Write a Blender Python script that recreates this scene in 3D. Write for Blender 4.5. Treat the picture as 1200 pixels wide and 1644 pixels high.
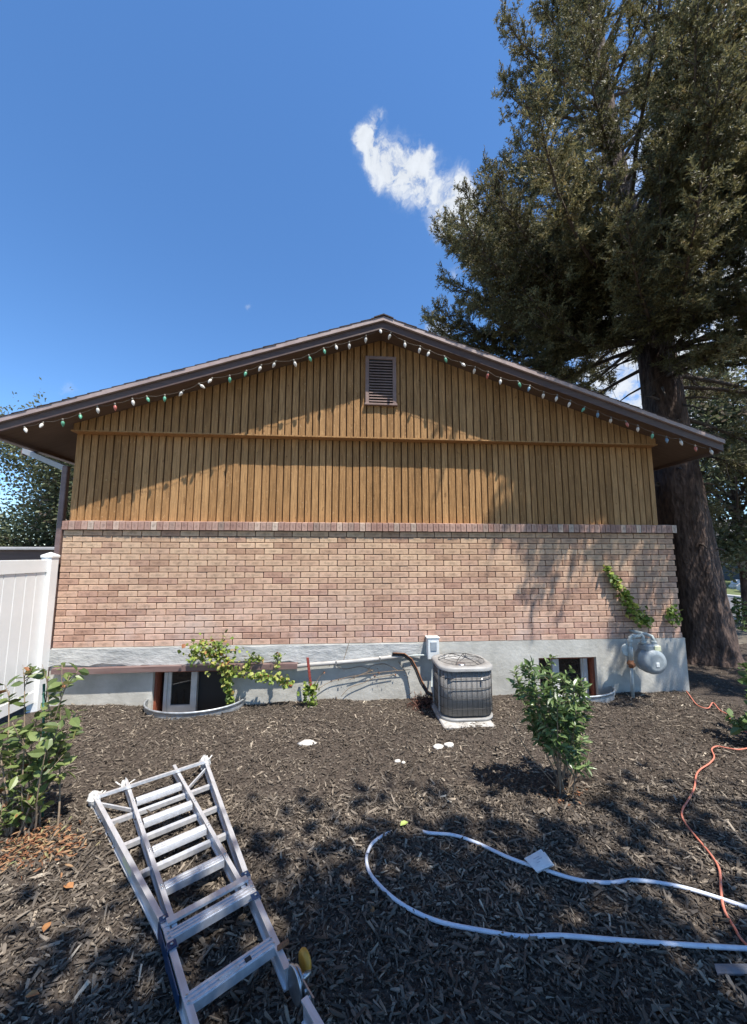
import bpy, math, random
import numpy as np
from mathutils import Matrix, Vector, Euler

for o in list(bpy.data.objects): bpy.data.objects.remove(o)
scene = bpy.context.scene
COL = scene.collection
rng = np.random.default_rng(7)
random.seed(7)

# ------------------------------------------------------------------ camera
CAM = np.array([3.787, -5.334, 1.213]); FPX = 600.0
PITCH, ROLL, YAW = map(math.radians, (6.54, 0.07, -4.31))
def cam_axes():
    cy, sy, cp, sp, cr, sr = math.cos(YAW), math.sin(YAW), math.cos(PITCH), math.sin(PITCH), math.cos(ROLL), math.sin(ROLL)
    right = np.array([cy, sy, 0]); f0 = np.array([-sy, cy, 0]); u0 = np.array([0, 0, 1.])
    fwd = cp*f0+sp*u0; up = cp*u0-sp*f0
    return np.array([cr*right+sr*up, cr*up-sr*right, fwd])
AX = cam_axes()
cd = bpy.data.cameras.new('camera'); cam = bpy.data.objects.new('camera', cd); COL.objects.link(cam)
cd.sensor_fit = 'VERTICAL'; cd.sensor_height = 24.0; cd.lens = FPX/1644*24.0
cd.clip_start = 0.05; cd.clip_end = 2000
cam.matrix_world = Matrix([[AX[0][i], AX[1][i], -AX[2][i], CAM[i]] for i in range(3)]+[[0, 0, 0, 1]])
scene.camera = cam

# ------------------------------------------------------------------ light
SUN = np.array([0.75, -1.0, 2.7]); SUN = SUN/np.linalg.norm(SUN)
SUN_STRENGTH, SKY_STRENGTH, EXPOSURE = 4.4, 0.12, 0.85
sl = bpy.data.lights.new('sun', 'SUN'); sl.energy = SUN_STRENGTH; sl.angle = math.radians(0.53); sl.color = (1.0, 0.955, 0.89)
so = bpy.data.objects.new('sun', sl); COL.objects.link(so)
so.rotation_euler = Vector(SUN).to_track_quat('Z', 'Y').to_euler(); so.location = (12, -12, 30)
scene.view_settings.view_transform = 'Standard'; scene.view_settings.look = 'None'
scene.view_settings.exposure = EXPOSURE; scene.view_settings.gamma = 1
scene.view_settings.use_curve_mapping = False

def pxdir(x, y):
    d = np.array([(x-600)/FPX, -(y-822)/FPX, 1.0])@AX
    return d/np.linalg.norm(d)

world = bpy.data.worlds.new('World'); scene.world = world; world.use_nodes = True
def build_world():
    nt = world.node_tree; N = nt.nodes; L = nt.links; N.clear()
    out = N.new('ShaderNodeOutputWorld'); bg = N.new('ShaderNodeBackground'); bg.inputs['Strength'].default_value = SKY_STRENGTH
    sky = N.new('ShaderNodeTexSky'); sky.sky_type = 'NISHITA'; sky.sun_disc = False
    sky.sun_elevation = math.asin(SUN[2]); sky.sun_rotation = math.atan2(SUN[0], SUN[1])
    sky.altitude = 1300; sky.air_density = 1.0; sky.dust_density = 0.2; sky.ozone_density = 4.0
    hs = N.new('ShaderNodeHueSaturation'); hs.inputs['Saturation'].default_value = 1.15; hs.inputs['Value'].default_value = 1.20; L.new(sky.outputs[0], hs.inputs['Color'])
    tc = N.new('ShaderNodeTexCoord'); vec = tc.outputs['Generated']
    def math_(op, a, b=None, c=None, clamp=False):
        n = N.new('ShaderNodeMath'); n.operation = op; n.use_clamp = clamp
        for i, v in enumerate((a, b, c)):
            if v is None: continue
            if isinstance(v, (int, float)): n.inputs[i].default_value = v
            else: L.new(v, n.inputs[i])
        return n.outputs[0]
    # warped direction so cloud outlines are ragged
    wn = N.new('ShaderNodeTexNoise'); wn.inputs['Scale'].default_value = 11; wn.inputs['Detail'].default_value = 6; wn.inputs['Roughness'].default_value = 0.6
    L.new(vec, wn.inputs['Vector'])
    sub = N.new('ShaderNodeVectorMath'); sub.operation = 'SUBTRACT'; L.new(wn.outputs['Color'], sub.inputs[0]); sub.inputs[1].default_value = (.5, .5, .5)
    scl = N.new('ShaderNodeVectorMath'); scl.operation = 'SCALE'; L.new(sub.outputs[0], scl.inputs[0]); scl.inputs['Scale'].default_value = 0.085
    add = N.new('ShaderNodeVectorMath'); add.operation = 'ADD'; L.new(vec, add.inputs[0]); L.new(scl.outputs[0], add.inputs[1])
    nrm = N.new('ShaderNodeVectorMath'); nrm.operation = 'NORMALIZE'; L.new(add.outputs[0], nrm.inputs[0])
    wv = nrm.outputs[0]
    blobs = [(602, 186, 1.1, 1.3), (572, 214, 1.0, 1.2), (584, 232, 1.1, 1.0), (590, 245, 1.5, .95), (612, 262, 2.0, 1), (645, 262, 2.3, 1.1), (668, 285, 2.4, 1.1), (690, 250, 1.3, .8),
             (705, 318, 1.9, 1), (738, 312, 1.6, 1), (752, 335, 1.8, 1), (728, 362, 2.0, 1.15), (782, 392, 2.4, 1), (800, 372, 2.2, .8), (728, 432, .9, .6), (690, 530, 1.6, .7), (712, 528, 1.4, .8), (120, 636, 1.9, .45), (402, 492, .6, .5),
             (1100, 420, 9, .9), (1230, 330, 12, .9), (1000, 480, 7, .85), (1190, 640, 11, .9), (880, 470, 4.0, .8), (1330, 120, 10, .8), (1050, 680, 6, .8), (930, 620, 5, .7)]
    tot = None
    for x, y, r, w in blobs:
        d = pxdir(x, y)
        dp = N.new('ShaderNodeVectorMath'); dp.operation = 'DOT_PRODUCT'; L.new(wv, dp.inputs[0]); dp.inputs[1].default_value = d
        k = 1.0/(1-math.cos(math.radians(r)))
        e = math_('MULTIPLY', math_('SUBTRACT', dp.outputs['Value'], 1.0), k)      # -angle^2/r^2
        g = math_('MULTIPLY', math_('POWER', 2.718, e), w)
        tot = g if tot is None else math_('ADD', tot, g)
    # broken clouds over the rest of the sky (behind the photographer)
    n2 = N.new('ShaderNodeTexNoise'); n2.inputs['Scale'].default_value = 2.2; n2.inputs['Detail'].default_value = 3; L.new(vec, n2.inputs['Vector'])
    dpb = N.new('ShaderNodeVectorMath'); dpb.operation = 'DOT_PRODUCT'; L.new(vec, dpb.inputs[0]); dpb.inputs[1].default_value = tuple(-AX[2])
    back = math_('MULTIPLY', math_('MULTIPLY_ADD', dpb.outputs['Value'], 2.0, 0.1, clamp=True), math_('MULTIPLY_ADD', n2.outputs['Fac'], 4.0, -1.9, clamp=True))
    tot = math_('ADD', tot, back)
    n3 = N.new('ShaderNodeTexNoise'); n3.inputs['Scale'].default_value = 24; n3.inputs['Detail'].default_value = 8; n3.inputs['Roughness'].default_value = 0.62; L.new(wv, n3.inputs['Vector'])
    n4 = N.new('ShaderNodeTexNoise'); n4.inputs['Scale'].default_value = 9; n4.inputs['Detail'].default_value = 4; L.new(vec, n4.inputs['Vector'])
    dens = math_('MULTIPLY', tot, math_('MULTIPLY_ADD', n3.outputs['Fac'], 3.6, -1.05))
    al = N.new('ShaderNodeMapRange'); al.interpolation_type = 'SMOOTHSTEP'; L.new(dens, al.inputs['Value'])
    al.inputs['From Min'].default_value = 0.16; al.inputs['From Max'].default_value = 1.35; al.inputs['To Max'].default_value = 0.97
    cr = N.new('ShaderNodeMapRange'); L.new(n3.outputs['Fac'], cr.inputs['Value']); cr.inputs['From Min'].default_value = .3; cr.inputs['From Max'].default_value = .7
    cr.inputs['To Min'].default_value = 0.78; cr.inputs['To Max'].default_value = 1.0
    cc = N.new('ShaderNodeVectorMath'); cc.operation = 'SCALE'; cc.inputs[0].default_value = tuple(np.array([.50, .53, .57])/SKY_STRENGTH); L.new(cr.outputs[0], cc.inputs['Scale'])
    mix = N.new('ShaderNodeMix'); mix.data_type = 'RGBA'; L.new(al.outputs[0], mix.inputs['Factor']); L.new(hs.outputs[0], mix.inputs['A']); L.new(cc.outputs[0], mix.inputs['B'])
    L.new(mix.outputs['Result'], bg.inputs['Color']); L.new(bg.outputs[0], out.inputs['Surface'])
build_world()

# ------------------------------------------------------------------ placing helpers
def ray(x, y): return np.array([(x-600)/FPX, -(y-822)/FPX, 1.0])@AX
def on_y(x, y, Y): d = ray(x, y); return CAM+d*(Y-CAM[1])/d[1]
def on_z(x, y, z): d = ray(x, y); return CAM+d*(z-CAM[2])/d[2]
def bed_z(x, y):
    """height of the mulch bed (foundation top is z = 0)"""
    z = -0.74-0.045*np.minimum(y, 0)
    z = z+0.018*np.sin(1.7*x+0.6)*np.cos(1.3*y+x*.4)+0.012*np.sin(4.1*x+2.2*y)+0.008*np.sin(9*x-5*y)
    return z
def ground(x, y, h=0.0):
    z = -.65
    for _ in range(12):
        P = on_z(x, y, z); z = float(bed_z(P[0], P[1]))+h
    return P
def project(P):
    q = (np.atleast_2d(P)-CAM)@AX.T
    return np.stack([600+FPX*q[:, 0]/q[:, 2], 822-FPX*q[:, 1]/q[:, 2]], 1), q[:, 2]

# ------------------------------------------------------------------ object helpers
WM = {}
def link(o, parent=None, matrix=None):
    COL.objects.link(o)
    W = matrix if matrix is not None else Matrix.Identity(4)
    WM[o.name] = W
    if parent is not None:
        o.parent = parent; o.matrix_parent_inverse = WM[parent.name].inverted()
    o.matrix_basis = W
    return o
def thing(name, label, cat, loc, group=None, rot=None):
    o = bpy.data.objects.new(name, None); o.empty_display_size = 0.1
    m = Matrix.Translation(Vector([float(v) for v in loc]))
    if rot is not None: m = m@rot
    link(o, None, m); tag(o, label, cat, group); return o
def tag(o, label=None, cat=None, group=None, kind=None):
    if label: o['label'] = label
    if cat: o['category'] = cat
    if group: o['group'] = group
    if kind: o['kind'] = kind
    return o

class MB:
    """collects verts and faces of one mesh"""
    def __init__(s): s.v = []; s.f = []; s.uv = None; s.sm = []
    def add(s, vs, fs, smooth=False):
        b = len(s.v); s.v += [tuple(map(float, p)) for p in vs]; s.f += [tuple(b+i for i in f) for f in fs]; s.sm += [smooth]*len(fs)
        return s
    def box(s, x0, x1, y0, y1, z0, z1):
        vs = [(x, y, z) for x in (x0, x1) for y in (y0, y1) for z in (z0, z1)]
        return s.add(vs, [(0, 1, 3, 2), (4, 6, 7, 5), (0, 4, 5, 1), (2, 3, 7, 6), (0, 2, 6, 4), (1, 5, 7, 3)])
    def bbox(s, x0, x1, y0, y1, z0, z1, c=.004):
        """box with chamfered edges"""
        X, Y, Z = (x0, x1), (y0, y1), (z0, z1); vs = []; idx = {}
        for i in (0, 1):
            for j in (0, 1):
                for k in (0, 1):
                    p = [X[i], Y[j], Z[k]]; s_ = [1-2*i, 1-2*j, 1-2*k]
                    for a in range(3):
                        q = [p[b]+(0 if b == a else s_[b]*c) for b in range(3)]
                        idx[(i, j, k, a)] = len(vs); vs.append(q)
        fs = []
        for a in range(3):
            b, c2 = (a+1) % 3, (a+2) % 3
            for e in (0, 1):
                q = []
                for (m, n) in ((0, 0), (1, 0), (1, 1), (0, 1)):
                    t = [0, 0, 0]; t[a] = e; t[b] = m; t[c2] = n; q.append(idx[(*t, a)])
                fs.append(q if e else q[::-1])
        for a in range(3):                       # edges along axis a
            b, c2 = (a+1) % 3, (a+2) % 3
            for m in (0, 1):
                for n in (0, 1):
                    t0 = [0]*3; t0[b] = m; t0[c2] = n; t1 = list(t0); t1[a] = 1
                    fs.append([idx[(*t0, b)], idx[(*t1, b)], idx[(*t1, c2)], idx[(*t0, c2)]])
        for i in (0, 1):
            for j in (0, 1):
                for k in (0, 1): fs.append([idx[(i, j, k, a)] for a in range(3)])
        return s.add(vs, fs)
    def prism(s, poly, y0, y1):
        """polygon in xz extruded along y"""
        n = len(poly); vs = [(x, y0, z) for x, z in poly]+[(x, y1, z) for x, z in poly]
        fs = [tuple(range(n)), tuple(range(2*n-1, n-1, -1))]+[(i, n+i, n+(i+1) % n, (i+1) % n) for i in range(n)]
        return s.add(vs, fs)
    def prism_z(s, poly, z0, z1, smooth=False, cap=True):
        n = len(poly); vs = [(x, y, z0) for x, y in poly]+[(x, y, z1) for x, y in poly]
        s.add(vs, [(i, (i+1) % n, n+(i+1) % n, n+i) for i in range(n)], smooth)
        if cap: s.f += [tuple(range(len(s.v)-n-1, len(s.v)-2*n-1, -1)), tuple(range(len(s.v)-n, len(s.v)))]; s.sm += [False, False]
        return s
    def tube(s, path, r, n=8, cap=True, smooth=True):
        P = [np.array(p, float) for p in path]; m = len(P); rs = r if hasattr(r, '__len__') else [r]*m
        up = None; vs = []
        for i in range(m):
            t = P[min(i+1, m-1)]-P[max(i-1, 0)]; t = t/(np.linalg.norm(t)+1e-9)
            if up is None:
                a = np.array([0, 0, 1.]) if abs(t[2]) < .9 else np.array([1., 0, 0]); up = np.cross(np.cross(t, a), t)
            up = up-t*(up@t); up = up/(np.linalg.norm(up)+1e-9); sd = np.cross(t, up)
            for k in range(n):
                a = 2*math.pi*k/n; vs.append(P[i]+rs[i]*(math.cos(a)*up+math.sin(a)*sd))
        fs = [(i*n+k, i*n+(k+1) % n, (i+1)*n+(k+1) % n, (i+1)*n+k) for i in range(m-1) for k in range(n)]
        b = len(s.v); s.add(vs, fs, smooth)
        if cap: s.f += [tuple(b+k for k in range(n-1, -1, -1)), tuple(b+(m-1)*n+k for k in range(n))]; s.sm += [False, False]
        return s
    def bar(s, a, b, w, h, up=(0, 0, 1)):
        """rectangular bar between two points: w sideways, h along up"""
        a, b, up = np.array(a, float), np.array(b, float), np.array(up, float)
        t = (b-a)/np.linalg.norm(b-a); sd = np.cross(t, up); sd /= np.linalg.norm(sd); u = np.cross(sd, t)
        vs = [p+i*sd*w/2+j*u*h/2 for p in (a, b) for i, j in ((-1, -1), (1, -1), (1, 1), (-1, 1))]
        return s.add(vs, [(3, 2, 1, 0), (4, 5, 6, 7)]+[(k, (k+1) % 4, 4+(k+1) % 4, 4+k) for k in range(4)])
    def lathe(s, prof, center, axis='z', n=16, smooth=True):
        vs = []; c = np.array(center, float)
        for r, h in prof:
            for k in range(n):
                a = 2*math.pi*k/n; p = {'z': (r*math.cos(a), r*math.sin(a), h), 'y': (r*math.cos(a), h, r*math.sin(a)), 'x': (h, r*math.cos(a), r*math.sin(a))}[axis]
                vs.append(c+np.array(p))
        m = len(prof)
        fs = [(i*n+k, i*n+(k+1) % n, (i+1)*n+(k+1) % n, (i+1)*n+k) for i in range(m-1) for k in range(n)]
        b = len(s.v); s.add(vs, fs, smooth)
        s.f += [tuple(b+k for k in range(n-1, -1, -1)), tuple(b+(m-1)*n+k for k in range(n))]; s.sm += [False, False]
        return s
    def mesh(s, name, material):
        me = bpy.data.meshes.new(name); me.from_pydata(s.v, [], s.f); me.validate(verbose=False)
        if len(me.polygons) == len(s.sm): me.polygons.foreach_set('use_smooth', s.sm)
        import bmesh
        bm = bmesh.new(); bm.from_mesh(me); bmesh.ops.recalc_face_normals(bm, faces=bm.faces[:]); bm.to_mesh(me); bm.free()
        me.materials.append(material); return me
    def build(s, name, material, parent=None, matrix=None):
        o = bpy.data.objects.new(name, s.mesh(name, material)); return link(o, parent, matrix)

def np_mesh(name, V, F, material, parent=None, rnd=None, smooth=False, matrix=None):
    """big mesh from arrays; F is (n,3) or (n,4); rnd one float per face"""
    me = bpy.data.meshes.new(name); V = np.asarray(V, np.float32); F = np.asarray(F, np.int32); n, k = F.shape
    me.vertices.add(len(V)); me.vertices.foreach_set('co', V.ravel())
    me.loops.add(n*k); me.loops.foreach_set('vertex_index', F.ravel())
    me.polygons.add(n); me.polygons.foreach_set('loop_start', np.arange(0, n*k, k, dtype=np.int32))
    me.polygons.foreach_set('use_smooth', np.full(n, smooth))
    if rnd is not None:
        a = me.attributes.new('rnd', 'FLOAT', 'FACE'); a.data.foreach_set('value', np.asarray(rnd, np.float32))
    me.update(calc_edges=True); me.validate()
    me.materials.append(material)
    o = bpy.data.objects.new(name, me); return link(o, parent, matrix)

# ------------------------------------------------------------------ materials
def mat(name, base, base2=None, scale=6, detail=5, rough=.7, metal=0., bump=0., bscale=40, stretch=(1, 1, 1), rnd=None, rcols=None, rmix=.6,
        spec=.5, coat=0., trans=0., lo=.35, hi=.65, voro=0., coord='Object', rough2=None):
    m = bpy.data.materials.new(name); m.use_nodes = True; nt = m.node_tree; N = nt.nodes; L = nt.links
    bs = N['Principled BSDF']; bs.inputs['Roughness'].default_value = rough; bs.inputs['Metallic'].default_value = metal
    bs.inputs['Specular IOR Level'].default_value = spec; bs.inputs['Coat Weight'].default_value = coat
    tc = N.new('ShaderNodeTexCoord'); mp = N.new('ShaderNodeMapping'); mp.inputs['Scale'].default_value = stretch; L.new(tc.outputs[coord], mp.inputs['Vector'])
    vec = mp.outputs[0]; r = None
    if rnd == 'obj': r = N.new('ShaderNodeObjectInfo').outputs['Random']
    elif rnd == 'attr':
        a = N.new('ShaderNodeAttribute'); a.attribute_name = 'rnd'; r = a.outputs['Fac']
    if r is not None and coord == 'Object':
        s = N.new('ShaderNodeMath'); s.operation = 'MULTIPLY'; s.inputs[1].default_value = 37.0; L.new(r, s.inputs[0])
        ad = N.new('ShaderNodeVectorMath'); ad.operation = 'ADD'; L.new(vec, ad.inputs[0]); L.new(s.outputs[0], ad.inputs[1]); vec = ad.outputs[0]
    col = None
    if base2 is not None:
        nz = N.new('ShaderNodeTexNoise'); nz.inputs['Scale'].default_value = scale; nz.inputs['Detail'].default_value = detail; nz.inputs['Roughness'].default_value = .6; L.new(vec, nz.inputs['Vector'])
        rp = N.new('ShaderNodeValToRGB'); rp.color_ramp.elements[0].position = lo; rp.color_ramp.elements[1].position = hi
        rp.color_ramp.elements[0].color = (*base, 1); rp.color_ramp.elements[1].color = (*base2, 1); L.new(nz.outputs['Fac'], rp.inputs[0]); col = rp.outputs[0]
        if rough2 is not None:
            mr = N.new('ShaderNodeMapRange'); L.new(nz.outputs['Fac'], mr.inputs['Value']); mr.inputs['From Min'].default_value = lo; mr.inputs['From Max'].default_value = hi
            mr.inputs['To Min'].default_value = rough; mr.inputs['To Max'].default_value = rough2; L.new(mr.outputs[0], bs.inputs['Roughness'])
    if rcols is not None and r is not None:
        rp = N.new('ShaderNodeValToRGB'); cr = rp.color_ramp
        while len(cr.elements) < len(rcols): cr.elements.new(.5)
        for e, (p, c) in zip(cr.elements, rcols): e.position = p; e.color = (*c, 1)
        L.new(r, rp.inputs[0])
        if col is None: col = rp.outputs[0]
        else:
            mx = N.new('ShaderNodeMix'); mx.data_type = 'RGBA'; mx.inputs['Factor'].default_value = rmix; L.new(col, mx.inputs['A']); L.new(rp.outputs[0], mx.inputs['B']); col = mx.outputs['Result']
    if col is None: bs.inputs['Base Color'].default_value = (*base, 1)
    else: L.new(col, bs.inputs['Base Color'])
    if bump:
        nb = N.new('ShaderNodeTexNoise'); nb.inputs['Scale'].default_value = bscale; nb.inputs['Detail'].default_value = 6; nb.inputs['Roughness'].default_value = .65; L.new(vec, nb.inputs['Vector'])
        h = nb.outputs['Fac']
        if voro:
            vo = N.new('ShaderNodeTexVoronoi'); vo.inputs['Scale'].default_value = voro; L.new(vec, vo.inputs['Vector'])
            mm = N.new('ShaderNodeMath'); mm.operation = 'ADD'; L.new(h, mm.inputs[0]); L.new(vo.outputs['Distance'], mm.inputs[1]); h = mm.outputs[0]
        bp = N.new('ShaderNodeBump'); bp.inputs['Strength'].default_value = bump; bp.inputs['Distance'].default_value = .02; L.new(h, bp.inputs['Height']); L.new(bp.outputs[0], bs.inputs['Normal'])
    if trans:
        tr = N.new('ShaderNodeBsdfTranslucent'); mxs = N.new('ShaderNodeMixShader'); mxs.inputs[0].default_value = trans
        if col is not None: L.new(col, tr.inputs['Color'])
        else: tr.inputs['Color'].default_value = (*base, 1)
        L.new(bs.outputs[0], mxs.inputs[1]); L.new(tr.outputs[0], mxs.inputs[2]); L.new(mxs.outputs[0], N['Material Output'].inputs['Surface'])
    return m

def brick_mat(name, src, cols, soldier=False):
    """fired brick face: mottled, darker smudge towards the middle of the face (uv), tint per brick"""
    m = bpy.data.materials.new(name); m.use_nodes = True; nt = m.node_tree; N = nt.nodes; L = nt.links
    bs = N['Principled BSDF']; bs.inputs['Roughness'].default_value = .88; bs.inputs['Specular IOR Level'].default_value = .25
    if src == 'obj': r = N.new('ShaderNodeObjectInfo').outputs['Random']
    else: a = N.new('ShaderNodeAttribute'); a.attribute_name = 'rnd'; r = a.outputs['Fac']
    geo = N.new('ShaderNodeNewGeometry'); pos = geo.outputs['Position']
    uv = N.new('ShaderNodeUVMap'); uv.uv_map = 'UVMap'
    rp = N.new('ShaderNodeValToRGB'); cr = rp.color_ramp
    while len(cr.elements) < len(cols): cr.elements.new(.5)
    for e, (p, c) in zip(cr.elements, cols): e.position = p; e.color = (*c, 1)
    L.new(r, rp.inputs[0])
    # the upper courses are yellower, the lower ones pinker (the bricks' own colour)
    sx = N.new('ShaderNodeSeparateXYZ'); L.new(pos, sx.inputs[0])
    ht = N.new('ShaderNodeMapRange'); L.new(sx.outputs['Z'], ht.inputs['Value']); ht.inputs['From Min'].default_value = 0.1; ht.inputs['From Max'].default_value = 1.5
    tint = N.new('ShaderNodeMix'); tint.data_type = 'RGBA'; L.new(ht.outputs[0], tint.inputs['Factor']); tint.inputs['A'].default_value = (1.02, .965, .97, 1); tint.inputs['B'].default_value = (1.02, 1.0, .88, 1)
    mu = N.new('ShaderNodeMix'); mu.data_type = 'RGBA'; mu.blend_type = 'MULTIPLY'; mu.inputs['Factor'].default_value = 0.0 if soldier else 1.0
    L.new(rp.outputs[0], mu.inputs['A']); L.new(tint.outputs['Result'], mu.inputs['B'])
    # smudge
    su = N.new('ShaderNodeVectorMath'); su.operation = 'SUBTRACT'; L.new(uv.outputs[0], su.inputs[0]); su.inputs[1].default_value = (.5, .5, 0)
    ml = N.new('ShaderNodeVectorMath'); ml.operation = 'MULTIPLY'; L.new(su.outputs[0], ml.inputs[0]); ml.inputs[1].default_value = (1.9, 1.9, 0)
    ln = N.new('ShaderNodeVectorMath'); ln.operation = 'LENGTH'; L.new(ml.outputs[0], ln.inputs[0])
    nz = N.new('ShaderNodeTexNoise'); nz.inputs['Scale'].default_value = 22; nz.inputs['Detail'].default_value = 5; nz.inputs['Roughness'].default_value = .65; L.new(pos, nz.inputs['Vector'])
    nzl = N.new('ShaderNodeTexNoise'); nzl.inputs['Scale'].default_value = 1.3; nzl.inputs['Detail'].default_value = 3; L.new(pos, nzl.inputs['Vector'])
    s1 = N.new('ShaderNodeMath'); s1.operation = 'MULTIPLY_ADD'; L.new(nz.outputs['Fac'], s1.inputs[0]); s1.inputs[1].default_value = 3.0; L.new(ln.outputs['Value'], s1.inputs[2])
    mr = N.new('ShaderNodeMapRange'); L.new(s1.outputs[0], mr.inputs['Value']); mr.inputs['From Min'].default_value = 1.2; mr.inputs['From Max'].default_value = 2.3
    mr.inputs['To Min'].default_value = .58; mr.inputs['To Max'].default_value = 1.1
    m2 = N.new('ShaderNodeMath'); m2.operation = 'MULTIPLY'; L.new(mr.outputs[0], m2.inputs[0])
    mr2 = N.new('ShaderNodeMapRange'); L.new(nzl.outputs['Fac'], mr2.inputs['Value']); mr2.inputs['From Min'].default_value = .3; mr2.inputs['From Max'].default_value = .7; mr2.inputs['To Min'].default_value = .9; mr2.inputs['To Max'].default_value = 1.1
    L.new(mr2.outputs[0], m2.inputs[1])
    fin = N.new('ShaderNodeVectorMath'); fin.operation = 'SCALE'; L.new(mu.outputs['Result'], fin.inputs[0]); L.new(m2.outputs[0], fin.inputs['Scale'])
    # pale lime bloom in patches on the lower courses
    ef = N.new('ShaderNodeTexNoise'); ef.inputs['Scale'].default_value = .9; ef.inputs['Detail'].default_value = 6; ef.inputs['Roughness'].default_value = .7; L.new(pos, ef.inputs['Vector'])
    e1 = N.new('ShaderNodeMapRange'); L.new(ef.outputs['Fac'], e1.inputs['Value']); e1.inputs['From Min'].default_value = .46; e1.inputs['From Max'].default_value = .68; e1.inputs['To Max'].default_value = .55
    e2 = N.new('ShaderNodeMapRange'); L.new(sx.outputs['Z'], e2.inputs['Value']); e2.inputs['From Min'].default_value = .75; e2.inputs['From Max'].default_value = .05
    e3 = N.new('ShaderNodeMath'); e3.operation = 'MULTIPLY'; L.new(e1.outputs[0], e3.inputs[0]); L.new(e2.outputs[0], e3.inputs[1])
    bl = N.new('ShaderNodeMix'); bl.data_type = 'RGBA'; L.new(e3.outputs[0], bl.inputs['Factor']); L.new(fin.outputs[0], bl.inputs['A']); bl.inputs['B'].default_value = (.66, .54, .48, 1)
    L.new(bl.outputs['Result'], bs.inputs['Base Color'])
    nb = N.new('ShaderNodeTexNoise'); nb.inputs['Scale'].default_value = 90; nb.inputs['Detail'].default_value = 4; L.new(pos, nb.inputs['Vector'])
    bp = N.new('ShaderNodeBump'); bp.inputs['Strength'].default_value = .45; bp.inputs['Distance'].default_value = .006; L.new(nb.outputs['Fac'], bp.inputs['Height']); L.new(bp.outputs[0], bs.inputs['Normal'])
    return m

def siding_mat():
    """weathered stained plywood: long grain streaks, rough pale flecks, every board its own tone"""
    m = bpy.data.materials.new('stained_plywood'); m.use_nodes = True; nt = m.node_tree; N = nt.nodes; L = nt.links
    bs = N['Principled BSDF']; bs.inputs['Roughness'].default_value = .78; bs.inputs['Specular IOR Level'].default_value = .25
    r = N.new('ShaderNodeObjectInfo').outputs['Random']; tc = N.new('ShaderNodeTexCoord')
    sh_ = N.new('ShaderNodeVectorMath'); sh_.operation = 'SCALE'; sh_.inputs[0].default_value = (13, 7, 29); L.new(r, sh_.inputs['Scale'])
    ad = N.new('ShaderNodeVectorMath'); ad.operation = 'ADD'; L.new(tc.outputs['Object'], ad.inputs[0]); L.new(sh_.outputs[0], ad.inputs[1])
    def noise(scale, stretch, detail=6, rough=.6):
        mp = N.new('ShaderNodeMapping'); mp.inputs['Scale'].default_value = stretch; L.new(ad.outputs[0], mp.inputs['Vector'])
        n = N.new('ShaderNodeTexNoise'); n.inputs['Scale'].default_value = scale; n.inputs['Detail'].default_value = detail; n.inputs['Roughness'].default_value = rough; L.new(mp.outputs[0], n.inputs['Vector']); return n.outputs['Fac']
    rp = N.new('ShaderNodeValToRGB'); cr = rp.color_ramp; cr.elements.new(.5)
    for e, (p, c) in zip(cr.elements, [(0, (.305, .16, .06)), (.5, (.375, .202, .08)), (1, (.455, .255, .107))]): e.position = p; e.color = (*c, 1)
    L.new(r, rp.inputs[0])
    st = N.new('ShaderNodeMapRange'); L.new(noise(7, (7, 7, .55)), st.inputs['Value']); st.inputs['From Min'].default_value = .32; st.inputs['From Max'].default_value = .68; st.inputs['To Min'].default_value = .68; st.inputs['To Max'].default_value = 1.25
    sc = N.new('ShaderNodeVectorMath'); sc.operation = 'SCALE'; L.new(rp.outputs[0], sc.inputs[0]); L.new(st.outputs[0], sc.inputs['Scale'])
    fl = N.new('ShaderNodeMapRange'); L.new(noise(38, (1, 1, .5), 3, .7), fl.inputs['Value']); fl.inputs['From Min'].default_value = .60; fl.inputs['From Max'].default_value = .72; fl.inputs['To Max'].default_value = .55
    mx = N.new('ShaderNodeMix'); mx.data_type = 'RGBA'; L.new(fl.outputs[0], mx.inputs['Factor']); L.new(sc.outputs[0], mx.inputs['A']); mx.inputs['B'].default_value = (.60, .38, .19, 1)
    kn = N.new('ShaderNodeMapRange'); L.new(noise(9, (2, 2, 1.1), 2, .5), kn.inputs['Value']); kn.inputs['From Min'].default_value = .69; kn.inputs['From Max'].default_value = .75; kn.inputs['To Max'].default_value = .6
    mk = N.new('ShaderNodeMix'); mk.data_type = 'RGBA'; L.new(kn.outputs[0], mk.inputs['Factor']); L.new(mx.outputs['Result'], mk.inputs['A']); mk.inputs['B'].default_value = (.13, .06, .022, 1)
    L.new(mk.outputs['Result'], bs.inputs['Base Color'])
    bp = N.new('ShaderNodeBump'); bp.inputs['Strength'].default_value = .8; bp.inputs['Distance'].default_value = .012; L.new(noise(26, (3, 3, .8), 7, .7), bp.inputs['Height']); L.new(bp.outputs[0], bs.inputs['Normal'])
    return m
BC = [(0, (.38, .235, .17)), (.2, (.49, .325, .235)), (.6, (.565, .395, .285)), (.85, (.53, .355, .265)), (1, (.40, .245, .185))]
SC = [(0, (.31, .18, .14)), (.35, (.38, .235, .185)), (.6, (.45, .29, .225)), (.82, (.29, .205, .165)), (.93, (.54, .42, .33)), (1, (.50, .36, .28))]
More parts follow.
